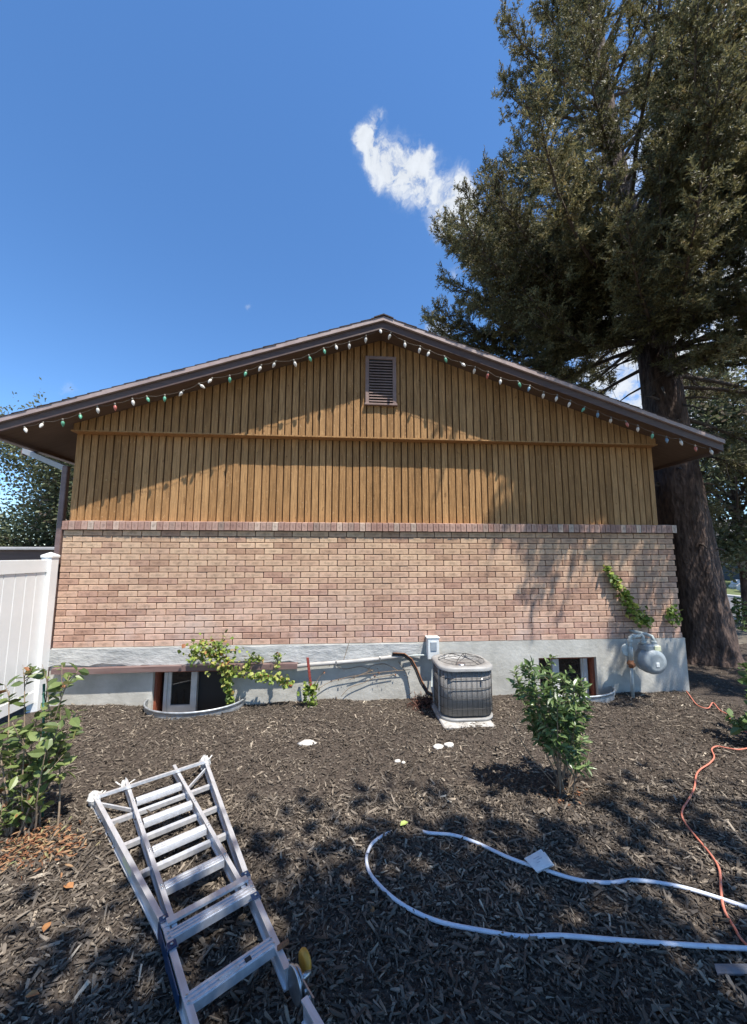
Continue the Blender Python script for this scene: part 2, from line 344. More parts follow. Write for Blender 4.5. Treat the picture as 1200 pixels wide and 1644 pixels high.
M = dict(
    brick=brick_mat('fired_brick', 'obj', BC), brick_stuff=brick_mat('fired_brick_rest', 'attr', BC), soldier=brick_mat('rowlock_brick', 'obj', SC, True),
    mortar=mat('mortar', (.085, .05, .035), (.15, .095, .068), scale=30, rough=.95, bump=.3, bscale=120),
    siding=siding_mat(),
    groove=mat('siding_groove', (.075, .034, .012), (.11, .052, .02), scale=8, rough=.9),
    fascia=mat('brown_fascia_paint', (.085, .052, .042), (.12, .075, .06), scale=5, stretch=(.5, 1, 6), rough=.6, bump=.15, bscale=30),
    trim=mat('taupe_roof_trim', (.34, .255, .225), (.43, .33, .295), scale=6, rough=.55, bump=.1),
    louvre=mat('brown_louvre_paint', (.22, .145, .12), (.30, .20, .165), scale=6, rough=.6, bump=.1),
    soffit=mat('soffit_board', (.105, .066, .045), (.14, .09, .06), scale=4, stretch=(1, 8, 1), rough=.8),
    shingle=mat('asphalt_shingle', (.045, .032, .028), (.10, .075, .065), scale=60, rough=.95, bump=.5, bscale=150),
    concrete=mat('foundation_concrete', (.36, .345, .30), (.59, .57, .51), scale=2.6, detail=8, rough=.9, bump=.35, bscale=18, lo=.3, hi=.7),
    parge=mat('rough_parging', (.33, .335, .32), (.52, .515, .49), scale=4.5, detail=9, rough=.95, bump=1.0, bscale=9, lo=.3, hi=.7, stretch=(.7, 1, 1.6)),
    vinyl=mat('white_vinyl', (.82, .81, .78), (.74, .74, .71), scale=2.5, rough=.42, bump=.02, bscale=60),
    frame=mat('white_window_vinyl', (.66, .64, .61), (.54, .525, .50), scale=8, rough=.45),
    redwood=mat('red_brown_paint', (.22, .055, .025), (.30, .09, .045), scale=18, rough=.7, bump=.4, bscale=40),
    glass=mat('dark_glass', (.012, .013, .014), rough=.05, spec=.6),
    screen=mat('insect_screen', (.014, .013, .013), (.02, .018, .018), scale=200, rough=.6),
    galv=mat('galvanised_steel', (.42, .44, .45), (.60, .62, .63), scale=12, rough=.42, metal=.75, bump=.06, bscale=40, rough2=.6),
    alu=mat('ladder_aluminium', (.62, .63, .645), (.74, .745, .755), scale=7, rough=.30, metal=.55, stretch=(1, 6, 6), bump=.05, bscale=90, rough2=.48),
    blue=mat('blue_steel_bracket', (.006, .032, .09), (.010, .045, .12), scale=20, rough=.4, metal=.2),
    yellow=mat('yellow_plastic', (.62, .30, .035), (.52, .24, .03), scale=25, rough=.5),
    steel=mat('zinc_steel', (.42, .42, .42), (.56, .56, .56), scale=30, rough=.35, metal=.9),
    rust=mat('rusty_fitting', (.17, .07, .035), (.28, .13, .06), scale=40, rough=.85, bump=.4, bscale=60),
    tape=mat('frayed_white_tape', (.66, .65, .62), (.5, .49, .46), scale=40, rough=.8, bump=.5, bscale=60),
    acmetal=mat('condenser_beige_paint', (.34, .335, .32), (.26, .25, .235), scale=9, rough=.5, bump=.1, bscale=60),
    accoil=mat('condenser_coil_fins', (.20, .19, .18), (.30, .285, .265), scale=30, rough=.75, bump=.6, bscale=160, stretch=(6, 6, .5)),
    acwire=mat('condenser_guard_wire', (.03, .03, .03), rough=.5),
    black=mat('black_rubber_foam', (.02, .02, .02), (.035, .034, .032), scale=30, rough=.8, bump=.3),
    pad=mat('condenser_pad', (.30, .275, .24), (.56, .54, .50), scale=14, rough=.9, bump=.5, bscale=40),
    greypaint=mat('grey_meter_paint', (.24, .275, .29), (.32, .36, .375), scale=16, rough=.5, bump=.08),
    pipegrey=mat('grey_pipe_paint', (.36, .40, .385), (.46, .50, .48), scale=25, rough=.6, bump=.2, bscale=60),
    label=mat('pale_index_label', (.62, .64, .38), (.7, .7, .5), scale=60, rough=.5),
    boxgrey=mat('pale_grey_enamel', (.62, .65, .64), (.72, .74, .73), scale=8, rough=.45),
    panel=mat('grey_box_window', (.33, .37, .40), (.26, .30, .34), scale=20, rough=.35),
    brownpipe=mat('brown_aluminium_downspout', (.155, .095, .085), (.21, .14, .125), scale=7, rough=.45, stretch=(.4, 3, 3), bump=.05),
    taupepipe=mat('weathered_conduit', (.33, .31, .28), (.46, .44, .41), scale=9, rough=.6, stretch=(.5, 3, 3), bump=.2),
    redstake=mat('red_painted_stake', (.24, .035, .025), (.33, .07, .05), scale=25, rough=.6, bump=.3),
    bark=mat('spruce_bark', (.035, .021, .016), (.125, .082, .063), scale=9, detail=8, rough=.95, bump=1.0, bscale=16, stretch=(1.5, 1.5, .5), voro=16),
    twig=mat('dead_twig_bark', (.075, .055, .042), (.13, .10, .08), scale=20, rough=.95),
    stem=mat('shrub_stem', (.20, .14, .09), (.30, .23, .16), scale=30, rough=.9, bump=.3),
    needles=mat('spruce_needles', (.05, .055, .02), rough=.55, rnd='attr', rcols=[(0, (.10, .072, .036)), (.22, (.12, .112, .052)), (.6, (.19, .178, .08)), (.85, (.27, .235, .105)), (1, (.31, .24, .115))], trans=.38, spec=.3),
    far_leaves=mat('broad_leaves', (.05, .08, .03), rough=.5, rnd='attr', rcols=[(0, (.16, .125, .095)), (.3, (.125, .14, .07)), (.7, (.19, .22, .115)), (1, (.32, .34, .21))], trans=.4, spec=.35),
    shrub_leaves=mat('glossy_shrub_leaves', (.05, .1, .03), rough=.34, rnd='attr', rcols=[(0, (.045, .08, .025)), (.5, (.105, .165, .05)), (.85, (.19, .26, .095)), (1, (.32, .38, .18))], trans=.22, spec=.5),
    plant_leaves=mat('young_tree_leaves', (.07, .12, .03), rough=.42, rnd='attr', rcols=[(0, (.06, .09, .028)), (.5, (.13, .18, .055)), (.9, (.25, .30, .10)), (.975, (.32, .30, .11)), (1, (.34, .15, .065))], trans=.3),
    vine_leaves=mat('creeper_leaves', (.2, .26, .05), rough=.5, rnd='attr', rcols=[(0, (.10, .16, .03)), (.45, (.21, .29, .055)), (.8, (.36, .42, .09)), (.92, (.46, .38, .13)), (1, (.36, .10, .05))], trans=.3),
    dry_leaves=mat('dry_orange_litter', (.4, .18, .06), rough=.8, rnd='attr', rcols=[(0, (.13, .06, .03)), (.35, (.27, .11, .05)), (.6, (.36, .18, .085)), (.85, (.38, .27, .15)), (1, (.24, .27, .11))], trans=.2),
    litter_leaf=mat('fallen_leaf', (.42, .20, .07), (.30, .13, .05), scale=30, rough=.8),
    green_leaf=mat('fallen_green_leaf', (.30, .38, .08), (.36, .42, .14), scale=30, rough=.6),
    chips=mat('bark_mulch_chips', (.09, .075, .062), (.18, .15, .12), scale=30, rough=.75, rnd='attr', rcols=[(0, (.034, .026, .019)), (.3, (.082, .064, .047)), (.6, (.17, .138, .104)), (.85, (.29, .24, .18)), (.96, (.38, .31, .23)), (1, (.54, .47, .36))], rmix=.85, spec=.35),
    soil=mat('mulch_ground', (.04, .032, .026), (.13, .105, .085), scale=45, detail=8, rough=1., bump=1.0, bscale=60, spec=.1),
    stone=mat('pale_stone', (.55, .52, .46), (.68, .65, .6), scale=20, rough=.9, bump=.5, bscale=30),
    hose=mat('white_pex_tubing', (.62, .66, .74), (.76, .79, .83), scale=14, rough=.35, stretch=(1, 1, 1), coat=.2),
    cord=mat('salmon_cord', (.56, .16, .10), (.64, .24, .16), scale=30, rough=.55),
    paper=mat('paper_tag', (.80, .80, .77), (.70, .70, .68), scale=30, rough=.85),
    ink=mat('faded_ink', (.45, .47, .52), rough=.9),
    plastic=mat('cloudy_plastic_strip', (.17, .17, .18), (.25, .25, .265), scale=20, rough=.3),
    stake_green=mat('green_coated_stake', (.02, .10, .07), (.03, .13, .09), scale=20, rough=.5),
    twine=mat('garden_twine', (.45, .40, .30), rough=.9),
    asphalt=mat('street_asphalt', (.10, .10, .105), (.15, .15, .155), scale=20, rough=.95, bump=.3, bscale=120),
    kerb=mat('kerb_concrete', (.42, .41, .38), (.52, .51, .47), scale=6, rough=.9),
    lawn=mat('lawn_turf', (.075, .105, .032), (.15, .165, .065), scale=3, detail=8, rough=1., bump=.8, bscale=60),
    dirt=mat('dry_ground', (.11, .09, .065), (.20, .17, .125), scale=1.4, detail=9, rough=1., bump=.6, bscale=12),
    rock=mat('landscape_rock', (.42, .40, .37), (.58, .56, .53), scale=3, rough=.9, bump=.5, bscale=6),
    navy=mat('navy_siding', (.05, .065, .085), (.07, .085, .11), scale=3, rough=.7),
    farroof=mat('grey_roof', (.12, .11, .105), (.17, .16, .15), scale=5, rough=.9),
    white=mat('white_trim', (.7, .7, .7), rough=.6),
    green_bulb=mat('green_bulb', (.10, .34, .20), (.16, .42, .28), scale=30, rough=.25, coat=.4),
    white_bulb=mat('pearl_bulb', (.72, .68, .60), (.78, .74, .66), scale=30, rough=.3, coat=.4),
    red_bulb=mat('faded_red_bulb', (.46, .12, .09), (.54, .18, .13), scale=30, rough=.3, coat=.4),
    blue_bulb=mat('faded_blue_bulb', (.14, .25, .34), (.2, .3, .4), scale=30, rough=.3, coat=.4),
    wire=mat('light_wire', (.16, .14, .11), rough=.6),
    gutter=mat('grey_gutter', (.34, .33, .32), (.42, .41, .40), scale=8, rough=.4),
)

# ================================================================== SETTING
big = MB(); big.add([(-300, -300, -1.05), (300, -300, -1.05), (300, 300, -1.05), (-300, 300, -1.05)], [(0, 1, 2, 3)])
tag(big.build('ground', M['dirt']), kind='structure')

WELLS = [(1.86, 0.62, 0.46, -.30, 'left'), (6.98, 0.62, 0.36, -.25, 'right')]       # centre x, half width, depth
def bed():
    nx, ny = 230, 180
    xs = np.linspace(-2.5, 15.5, nx); ys = np.linspace(-10.5, 3.6, ny)
    # finer rows close to the house
    X, Y = np.meshgrid(xs, ys); Z = bed_z(X, Y)
    e = np.minimum(np.minimum(X+2.5, 15.5-X), np.minimum(Y+10.5, 3.6-Y)); Z = np.where(e < 1.0, Z-(1-e)*.5, Z)
    Z += rng.normal(0, .004, Z.shape)
    for cx, a, b, _, _ in WELLS:
        inside = (((X-cx)/(a-.03))**2+(Y/(b-.03))**2 < 1) | ((np.abs(X-cx) < a-.03) & (Y > 0))
        Z = np.where(inside & (Y < 1.0), -1.45, Z)
    V = np.stack([X.ravel(), Y.ravel(), Z.ravel()], 1)
    i = np.arange(ny-1)[:, None]*nx+np.arange(nx-1)[None, :]; i = i.ravel()
    F = np.stack([i, i+1, i+nx+1, i+nx], 1)
    tag(np_mesh('mulch_bed', V, F, M['soil'], smooth=True), kind='structure')
bed()

def chips():
    """shredded bark pieces: short wedge-shaped splinters lying in all directions"""
    def area(n, x0, x1, y0, y1): return np.stack([rng.uniform(x0, x1, n), rng.uniform(y0, y1, n)], 1)
    P = np.concatenate([area(46000, 1.6, 7.1, -4.0, -2.2), area(38000, .2, 8.8, -2.4, -.02), area(5000, 8.6, 13, -3.5, 2.5), area(1500, -.2, 1.6, -4.5, -2)])
    n = len(P); dist = np.linalg.norm(P-CAM[:2], axis=1)
    keep = np.ones(n, bool)
    for cx, a, b, _, _ in WELLS: keep &= ~((((P[:, 0]-cx)/(a+.02))**2+(P[:, 1]/(b+.02))**2 < 1) & (P[:, 1] < .1))
    keep &= ~((P[:, 1] > -.015) & (P[:, 0] < 8.8))
    P = P[keep]; n = len(P)
    ln = np.exp(rng.normal(math.log(.019), .6, n)).clip(.007, .075); wd = (ln*rng.uniform(.14, .42, n)).clip(.004, .016); th = rng.uniform(.002, .007, n)
    yaw = rng.uniform(0, 2*np.pi, n)+.0; pit = rng.normal(0, .28, n); rol = rng.normal(0, .45, n)
    T = np.array([[-1, -.7, 0], [1, -.5, 0], [.8, .7, 0], [-.8, 1, 0], [-1, -.7, 1], [1, -.5, 1], [.8, .7, 1], [-.8, 1, 1]], float)
    v = np.repeat(T[None], n, 0); v = v+rng.normal(0, .22, v.shape)*np.array([1, 1, .25])
    v = v*np.stack([ln, wd, th], 1)[:, None, :]*np.array([.5, .5, 1.])
    cy, sy, cp, sp, cr, sr = np.cos(yaw), np.sin(yaw), np.cos(pit), np.sin(pit), np.cos(rol), np.sin(rol)
    R = np.empty((n, 3, 3))
    R[:, 0, 0] = cy*cp; R[:, 0, 1] = cy*sp*sr-sy*cr; R[:, 0, 2] = cy*sp*cr+sy*sr
    R[:, 1, 0] = sy*cp; R[:, 1, 1] = sy*sp*sr+cy*cr; R[:, 1, 2] = sy*sp*cr-cy*sr
    R[:, 2, 0] = -sp; R[:, 2, 1] = cp*sr; R[:, 2, 2] = cp*cr
    v = np.einsum('nij,nkj->nki', R, v)
    z = bed_z(P[:, 0], P[:, 1])+rng.uniform(.000, .014, n)+np.abs(np.sin(pit))*ln*.25
    v += np.stack([P[:, 0], P[:, 1], z], 1)[:, None, :]
    b = np.arange(n)[:, None]*8
    tri = np.array([[4, 5, 6], [4, 6, 7]]+[[i, (i+1) % 4, 4+(i+1) % 4] for i in range(4)]+[[i, 4+(i+1) % 4, 4+i] for i in range(4)])
    F = (b[:, :, None]+tri[None]).reshape(-1, 3)
    patch = .5*np.sin(1.9*P[:, 0]+.8*np.sin(2.3*P[:, 1]))*np.cos(2.6*P[:, 1]+1.1*np.sin(1.7*P[:, 0]))+.5*np.sin(5.3*P[:, 0]+3.1*P[:, 1])*np.sin(4.4*P[:, 1]-2.2*P[:, 0])
    r = np.clip(rng.beta(1.2, 1.9, n)+.13*patch, 0, 1)
    o = np_mesh('bark_mulch', v.reshape(-1, 3), F, M['chips'], rnd=np.repeat(r, len(tri)))
    tag(o, 'dark brown shredded bark mulch covering the garden bed', 'mulch', kind='stuff')
chips()

# street side at the right, seen past the trunk
st = MB(); st.box(17.3, 24.6, -60, 90, -1.3, -1.03); tag(st.build('street', M['asphalt']), kind='structure')
for nm, x in (('kerb', 17.02), ('kerb', 24.6)):
    k = MB(); k.bbox(x, x+.28, -60, 90, -1.2, -.92, .03); tag(k.build(nm, M['kerb']), kind='structure')
lw = MB(); lw.add([(24.9, -60, -.97), (60, -60, -.75), (60, 90, -.75), (24.9, 90, -.97)], [(0, 1, 2, 3)]); tag(lw.build('lawn', M['lawn']), kind='structure')

# ================================================================== HOUSE
W = 8.77; RX = 4.30; RZ = 4.60; SL = 1/3.0
PB, PZ = .254, .0813; NROW = 19; HB = NROW*PZ
house = thing('brick_house', 'single storey house with tan brick below brown board siding and a low gable roof', 'house', (4.385, 6, -.74))

# foundation with two window openings
WIN = [(1.285, 2.29, -.315, -.95), (6.55, 7.41, -.245, -.95)]
fd = MB(); xs = [0.0]
for a, b, t, _ in WIN: xs += [a, b]
xs += [W+.035]
for i in range(0, len(xs), 2): fd.box(xs[i]-(.01 if i == 0 else 0), xs[i+1], .0, .24, -1.6, -.0)
for a, b, t, _ in WIN: fd.box(a, b, .0, .24, t, -.0); fd.box(a, b, .0, .24, -1.6, -1.0)
fnd = fd.build('foundation', M['concrete'], house)
pg = MB()
ns = 60
top = [(x, -.012+.004*math.sin(9*x)) for x in np.linspace(-.012, 4.88, ns)]
bot = [(x, -.225+.018*math.sin(3.1*x)+.012*math.sin(11*x)+.02*math.sin(23*x)*.4) for x in np.linspace(-.012, 4.88, ns)]
vs = [(x, -.016-.006*math.sin(7*x+2), z) for x, z in top]+[(x, -.022-.006*math.sin(5*x), z) for x, z in bot]+[(x, .02, z) for x, z in top]+[(x, .02, z) for x, z in bot]
pg.add(vs, [(i, i+1, ns+i+1, ns+i) for i in range(ns-1)]+[(i, 2*ns+i, 2*ns+i+1, i+1) for i in range(ns-1)]+[(ns+i, ns+i+1, 3*ns+i+1, 3*ns+i) for i in range(ns-1)])
pg.build('parging_band', M['parge'], house)

# brick veneer
bw = MB(); bw.box(.012, W-.012, .016, .11, .0, HB); brick_wall = bw.build('brick_wall', M['mortar'], house)
def brick_mesh(w, h=PZ-.0105, d=.045, name='brick'):
    b = MB(); b.bbox(0, w, 0, d, 0, h, .0035); me = b.mesh(name, M['brick'])
    uv = me.uv_layers.new(name='UVMap')
    for l in me.loops:
        c = me.vertices[l.vertex_index].co; uv.data[l.index].uv = ((c.x/w-.5)*min(1, w/.244)+.5, c.z/h)
    return me
BW = PB-.0105
meshes = {'full': brick_mesh(BW)}
spots = []
for r in range(NROW):
    x = -.127*(r % 2 == 0)*1.0
    x = 0.0 if r % 2 == 0 else -PB/2
    while x < W-.03:
        x0 = max(x, 0.0); x1 = min(x+BW, W)
        if x1-x0 > .03: spots.append((x0, x1, r*PZ+.004))
        x += PB
cen = np.array([((a+b)/2, 0, z+.035) for a, b, z in spots]); wid = np.array([b-a for a, b, z in spots])
_, dep = project(cen); size = wid/dep**2
order = np.argsort(-size); rest = []
for k, i in enumerate(order):
    a, b, z = spots[i]; w = round(b-a, 4); jit = (random.gauss(0, .0014), random.gauss(0, .0012))
    key = 'full' if abs(w-BW) < .001 else w
    if key not in meshes: meshes[key] = brick_mesh(w)
    if k < 300:
        o = bpy.data.objects.new('brick', meshes[key])
        link(o, brick_wall, Matrix.Translation((a, jit[0]-.0, z+jit[1]*.6))@Matrix.Rotation(random.gauss(0, .0015), 4, 'Y'))
    else: rest.append((a, jit[0], z+jit[1]*.6, key))
def join_bricks(name, items, parent):
    V = []; F = []; U = []; Rn = []; off = 0
    for x, y, z, key in items:
        me = meshes[key]; r = random.random()
        V += [(v.co.x+x, v.co.y+y, v.co.z+z) for v in me.vertices]
        u = me.uv_layers[0].data
        for p in me.polygons:
            F.append([off+i for i in p.vertices]); U += [tuple(u[li].uv) for li in p.loop_indices]; Rn.append(r)
        off += len(me.vertices)
    me = bpy.data.meshes.new(name); me.from_pydata(V, [], F); uv = me.uv_layers.new(name='UVMap')
    for i, c in enumerate(U): uv.data[i].uv = c
    a = me.attributes.new('rnd', 'FLOAT', 'FACE'); a.data.foreach_set('value', Rn); me.materials.append(M['brick_stuff'])
    o = bpy.data.objects.new(name, me); link(o, parent); o['kind'] = 'stuff'; return o
join_bricks('remaining_bricks', rest, brick_wall)

# rowlock course (bricks on edge) that caps the veneer and slopes back to the siding
RP = .0815; nr = int(round((W+.04)/RP)); rl = MB()
rl.add([(0, -.04, 0), (.071, -.04, 0), (.071, -.04, .112), (0, -.04, .112), (0, .14, 0), (.071, .14, 0), (.071, .14, .135), (0, .14, .135)],
       [(0, 1, 2, 3), (7, 6, 5, 4), (0, 4, 5, 1), (3, 2, 6, 7), (0, 3, 7, 4), (1, 5, 6, 2)])
rme = rl.mesh('rowlock_brick', M['soldier']); uvl = rme.uv_layers.new(name='UVMap')
for l in rme.loops: c = rme.vertices[l.vertex_index].co; uvl.data[l.index].uv = (c.x/.071, c.z/.12)
rb = MB(); rb.add([(0, -.030, HB), (W+.03, -.030, HB), (W+.03, -.030, HB+.108), (0, -.030, HB+.108), (0, .135, HB), (W+.03, .135, HB), (W+.03, .135, HB+.13), (0, .135, HB+.13)],
                  [(0, 1, 2, 3), (7, 6, 5, 4), (0, 4, 5, 1), (3, 2, 6, 7), (0, 3, 7, 4), (1, 5, 6, 2)])
rowlock = rb.build('rowlock_course', M['mortar'], house)
for i in range(nr):
    o = bpy.data.objects.new('rowlock_brick', rme); link(o, rowlock, Matrix.Translation((.002+i*RP, random.gauss(0, .0015), HB+.004+random.gauss(0, .0012))))

# siding: one board per groove-to-groove strip
SP = .1016
def board_obj(x0, x1, z0, zf, y, parent, name):
    w = x1-x0; b = MB(); zt0, zt1 = zf(x0), zf(x1)
    xm = RX if x0 < RX < x1 else None
    tilt = random.gauss(0, .0016); y = y+random.gauss(0, .0022)
    poly = [(x0, z0), (x1, z0), (x1+tilt, zt1)]+([(xm, zf(xm))] if xm else [])+[(x0+tilt, zt0)]
    b.prism(poly, y, y+.022)
    return b.build(name, M['siding'], parent)
lowz = lambda x: 2.945
bk = MB(); bk.box(-.02, 8.63, .12, .2, 1.60, 2.95); low = bk.build('lower_siding', M['groove'], house)
x = -.02; 
while x < 8.62:
    w = SP+random.gauss(0, .006); x1 = min(x+w, 8.63)
    if 8.63-x1 < .05: x1 = 8.63
    board_obj(x+.0095, x1-.0095, 1.668, lowz, .10, low, 'siding_board'); x = x1
gz_ = lambda x: 4.475-abs(x-RX)*SL
GY = -.04
gb = MB(); gb.prism([(.02, 2.935), (8.585, 2.935), (8.585, gz_(8.585)+.05), (RX, gz_(RX)+.05), (.02, gz_(.02)+.05)], GY+.02, GY+.10); gable = gb.build('gable_siding', M['groove'], house)
x = .02
VX0, VX1, VZ0, VZ1 = 4.062, 4.523, 3.43, 4.165
while x < 8.58:
    w = SP+random.gauss(0, .006); x1 = min(x+w, 8.585)
    if 8.585-x1 < .05: x1 = 8.585
    board_obj(x+.0095, x1-.0095, 2.925, gz_, GY, gable, 'siding_board'); x = x1
dr = MB(); dr.box(.0, 8.60, GY-.006, .098, 2.905, 2.924); dr.build('drip_board', M['siding'], house)

# louvred gable vent
vf = MB(); vy = GY-.03
vf.bbox(VX0, VX0+.055, vy, GY+.01, VZ0, VZ1); vf.bbox(VX1-.055, VX1, vy, GY+.01, VZ0, VZ1)
vf.bbox(VX0+.055, VX1-.055, vy, GY+.01, VZ1-.05, VZ1); vf.bbox(VX0-.012, VX1+.012, vy-.015, GY+.01, VZ0-.03, VZ0)
vent = vf.build('gable_vent', M['louvre'], house)
vb = MB(); vb.box(VX0+.05, VX1-.05, GY-.006, GY+.008, VZ0, VZ1-.04); vb.build('vent_backing', M['acwire'], vent)
ls = MB(); zc = 0; wv = VX1-VX0-.114
ls.add([(0, -.016, -.012), (wv, -.016, -.012), (wv, .016, .020), (0, .016, .020), (0, -.016, -.019), (wv, -.016, -.019), (wv, .016, .013), (0, .016, .013)],
       [(0, 1, 2, 3), (7, 6, 5, 4), (0, 4, 5, 1), (3, 2, 6, 7), (0, 3, 7, 4), (1, 5, 6, 2)])
lme = ls.mesh('slat', M['louvre']); NS = 15
for i in range(NS):
    o = bpy.data.objects.new('slat', lme); link(o, vent, Matrix.Translation((VX0+.057, GY-.024, VZ0+.03+(VZ1-VZ0-.09)*(i+.3)/NS)))

# roof
YF = -.37; YB = 12.6; XL, XR = -.74, 9.335
zr = lambda x, d=0: RZ-abs(x-RX)*SL-d
rf = MB(); rf.prism([(XL, zr(XL, .02)), (RX, RZ-.02), (XR, zr(XR, .02)), (XR, zr(XR, .07)), (RX, RZ-.07), (XL, zr(XL, .07))], YF+.005, YB); roof = rf.build('roof', M['soffit'], house)
for sgn, xe in ((-1, XL), (1, XR)):
    t = MB(); t.prism([(RX, RZ-.018), (xe, zr(xe, .018)), (xe, zr(xe, .078)), (RX, RZ-.078)], YF-.035, YF+.003); t.build('rake_trim', M['trim'], roof)
    t = MB(); t.prism([(RX, RZ-.0785), (xe, zr(xe, .0785)), (xe, zr(xe, .185)), (RX, RZ-.185)], YF, YF+.04); t.build('rake_fascia', M['fascia'], roof)
    t = MB(); e = xe+.0*sgn; t.box(min(e, e-sgn*.03), max(e, e-sgn*.03), YF+.045, YB, zr(xe, .20), zr(xe, .071)); t.build('eave_fascia', M['fascia'], roof)
    t = MB(); xi = xe-sgn*.032; t.prism([(RX, RZ-.150), (xi, zr(xi, .150)), (xi, zr(xi, .165)), (RX, RZ-.165)], YF+.042, YB); t.build('soffit', M['soffit'], roof)
# shingle courses with uneven tabs along the rake
for sgn, xe in ((-1, XL), (1, XR)):
    nC = 34; run = abs(xe-RX); sh = MB()
    for c in range(nC):
        a = c*run/nC; b = a+run/nC+.03
        lift0 = .002; lift1 = .014; ov = random.uniform(.036, .046)
        xa, xb = RX+sgn*a, RX+sgn*min(b, run+.02)
        za, zb = RZ-a*SL-.018, RZ-min(b, run+.02)*SL-.018
        sh.prism([(xa, za+lift0), (xb, zb+lift1), (xb, zb+.003), (xa, za-.004)], YF-ov, YB)
    tag(sh.build('shingles', M['shingle'], roof), kind='stuff')
cap = MB(); cap.prism([(RX-.14, zr(RX-.14, -.004)), (RX, RZ+.012), (RX+.14, zr(RX+.14, -.004)), (RX+.14, zr(RX+.14, .012)), (RX, RZ-.004), (RX-.14, zr(RX-.14, .012))], YF-.05, YB); cap.build('ridge_cap', M['shingle'], roof)
# side and back walls of the house
for xa, xb in ((.0, .10), (W-.10, W)):
    s = MB(); s.box(xa, xb, .112 if xa else .112, 12.2, 0, HB); s.build('side_wall', M['mortar'], house)
for xa, xb in ((-.02, .06), (8.55, 8.63)):
    s = MB(); s.box(xa, xb, .202, 12.2, HB+.001, 2.98); s.build('side_siding', M['siding'], house)
s = MB(); s.box(.1, W-.1, 12.0, 12.2, -1.6, 3.0); s.build('back_wall', M['mortar'], house)
s = MB(); s.box(0, .24, .24, 12.2, -1.6, -.002); s.box(W-.2, W+.035, .24, 12.2, -1.6, -.002); s.build('side_foundation', M['concrete'], house)

# basement windows
def basement_window(a, b, t, left):
    f = MB(); yb = .20; z0 = -1.0
    f.box(a, a+.03, .05, yb+.03, z0, t); f.box(b-.03, b, .05, yb+.03, z0, t); f.box(a+.03, b-.03, .05, yb+.03, t-.03, t)
    w = f.build('basement_window', M['redwood'], house)
    x0, x1, zt, zb = a+.03, b-.03, t-.03, z0
    if left: xm = x0+.485*(x1-x0)
    else: xm = x0+.33*(x1-x0)
    fr = MB(); s = .05
    fr.box(x0+.06 if left else x0, x0+(.10 if left else .04), .12, .19, zb, zt); fr.box(x1-(.03 if left else .09), x1-(0 if left else .03), .12, .19, zb, zt)
    fr.box(x0, x1, .125, .19, zt-.02, zt); fr.box(x0, x1, .125, .19, zb, zb+.04)
    fr.build('window_frame', M['frame'], w)
    mu = MB(); mu.box(xm-.035, xm+.035, .105, .185, zb+.041, zt-.021); mu.build('mullion', M['frame'], w)
    sa = MB(); xs0, xs1 = (x0+.101, xm-.036) if left else (xm+.036, x1-.091)
    for q in ((xs0, xs0+.045), (xs1-.02, xs1)): sa.box(q[0], q[1], .14, .18, zb+.041, zt-.021)
    sa.box(xs0+.045, xs1-.02, .14, .18, zb+.041, -.80); sa.build('sash', M['frame'], w)
    p = MB(); p.box(x0+.02, xm-.036, .165, .169, zb+.042, zt-.022); p.build('window_pane', M['glass'], w)
    p = MB(); p.box(xm+.036, x1-.01, .165, .169, zb+.042, zt-.022); p.build('window_pane', M['screen' if left else 'glass'], w)
basement_window(*WIN[0][:3], True); basement_window(*WIN[1][:3], False)

# corrugated window wells
for (cx, a, b, _, side), lab in zip(WELLS, ('galvanised curved window well below the creeper-hung basement window', 'galvanised curved window well behind the vase-shaped green shrub')):
    g = float(bed_z(cx, -b)); wl = MB(); n = 40
    prof = [(0.0, .052), (.012, .06), (.016, .05), (.004, .04), (-.006, .022), (.006, .0), (-.006, -.03), (.006, -.06), (-.006, -.1), (.0, -.5)]
    vs = []
    for dr_, z in prof:
        for k in range(n+1):
            th = math.pi+math.pi*k/n
            vs.append((cx+(a+dr_)*math.cos(th), -.002+(b+dr_)*math.sin(th), g+z+.035*0))
    m = n+1
    wl.add(vs, [(i*m+k, i*m+k+1, (i+1)*m+k+1, (i+1)*m+k) for i in range(len(prof)-1) for k in range(n)], True)
    o = wl.build('window_well', M['galv']); tag(o, lab, 'window well', 'window wells against the foundation')
    rim = MB(); rim.tube([(cx+(a+.004)*math.cos(math.pi+math.pi*k/n), -.002+(b+.004)*math.sin(math.pi+math.pi*k/n), g+.056) for k in range(n+1)], .011, 8); rim.build('rolled_rim', M['galv'], o)

# gutter, elbow and downspout at the left corner
gu = thing('gutter_downspout', 'brown downspout with slanting grey elbow at the left corner of the house', 'downspout', (-.1, .3, 1.2))
t = MB(); t.bbox(XL-.12, XL-.003, YF+.05, 12.2, zr(XL, .19), zr(XL, .09), .01); t.build('gutter', M['brownpipe'], gu)
t = MB(); A = on_y(40, 724, .55); B = on_y(106, 752, .22); t.bar(A, B, .07, .075); t.build('elbow', M['gutter'], gu)
t = MB(); t.bar(A+np.array([0, 0, -.03]), (A[0]-.02, A[1], zr(XL, .19)), .07, .07, up=(0, 1, 0)); t.build('outlet', M['brownpipe'], gu)
xd = on_y(103, 800, .22)[0]; t = MB(); t.bbox(xd-.04, xd+.035, .18, .25, -.7, B[2]+.03, .008); t.build('downspout', M['brownpipe'], gu)

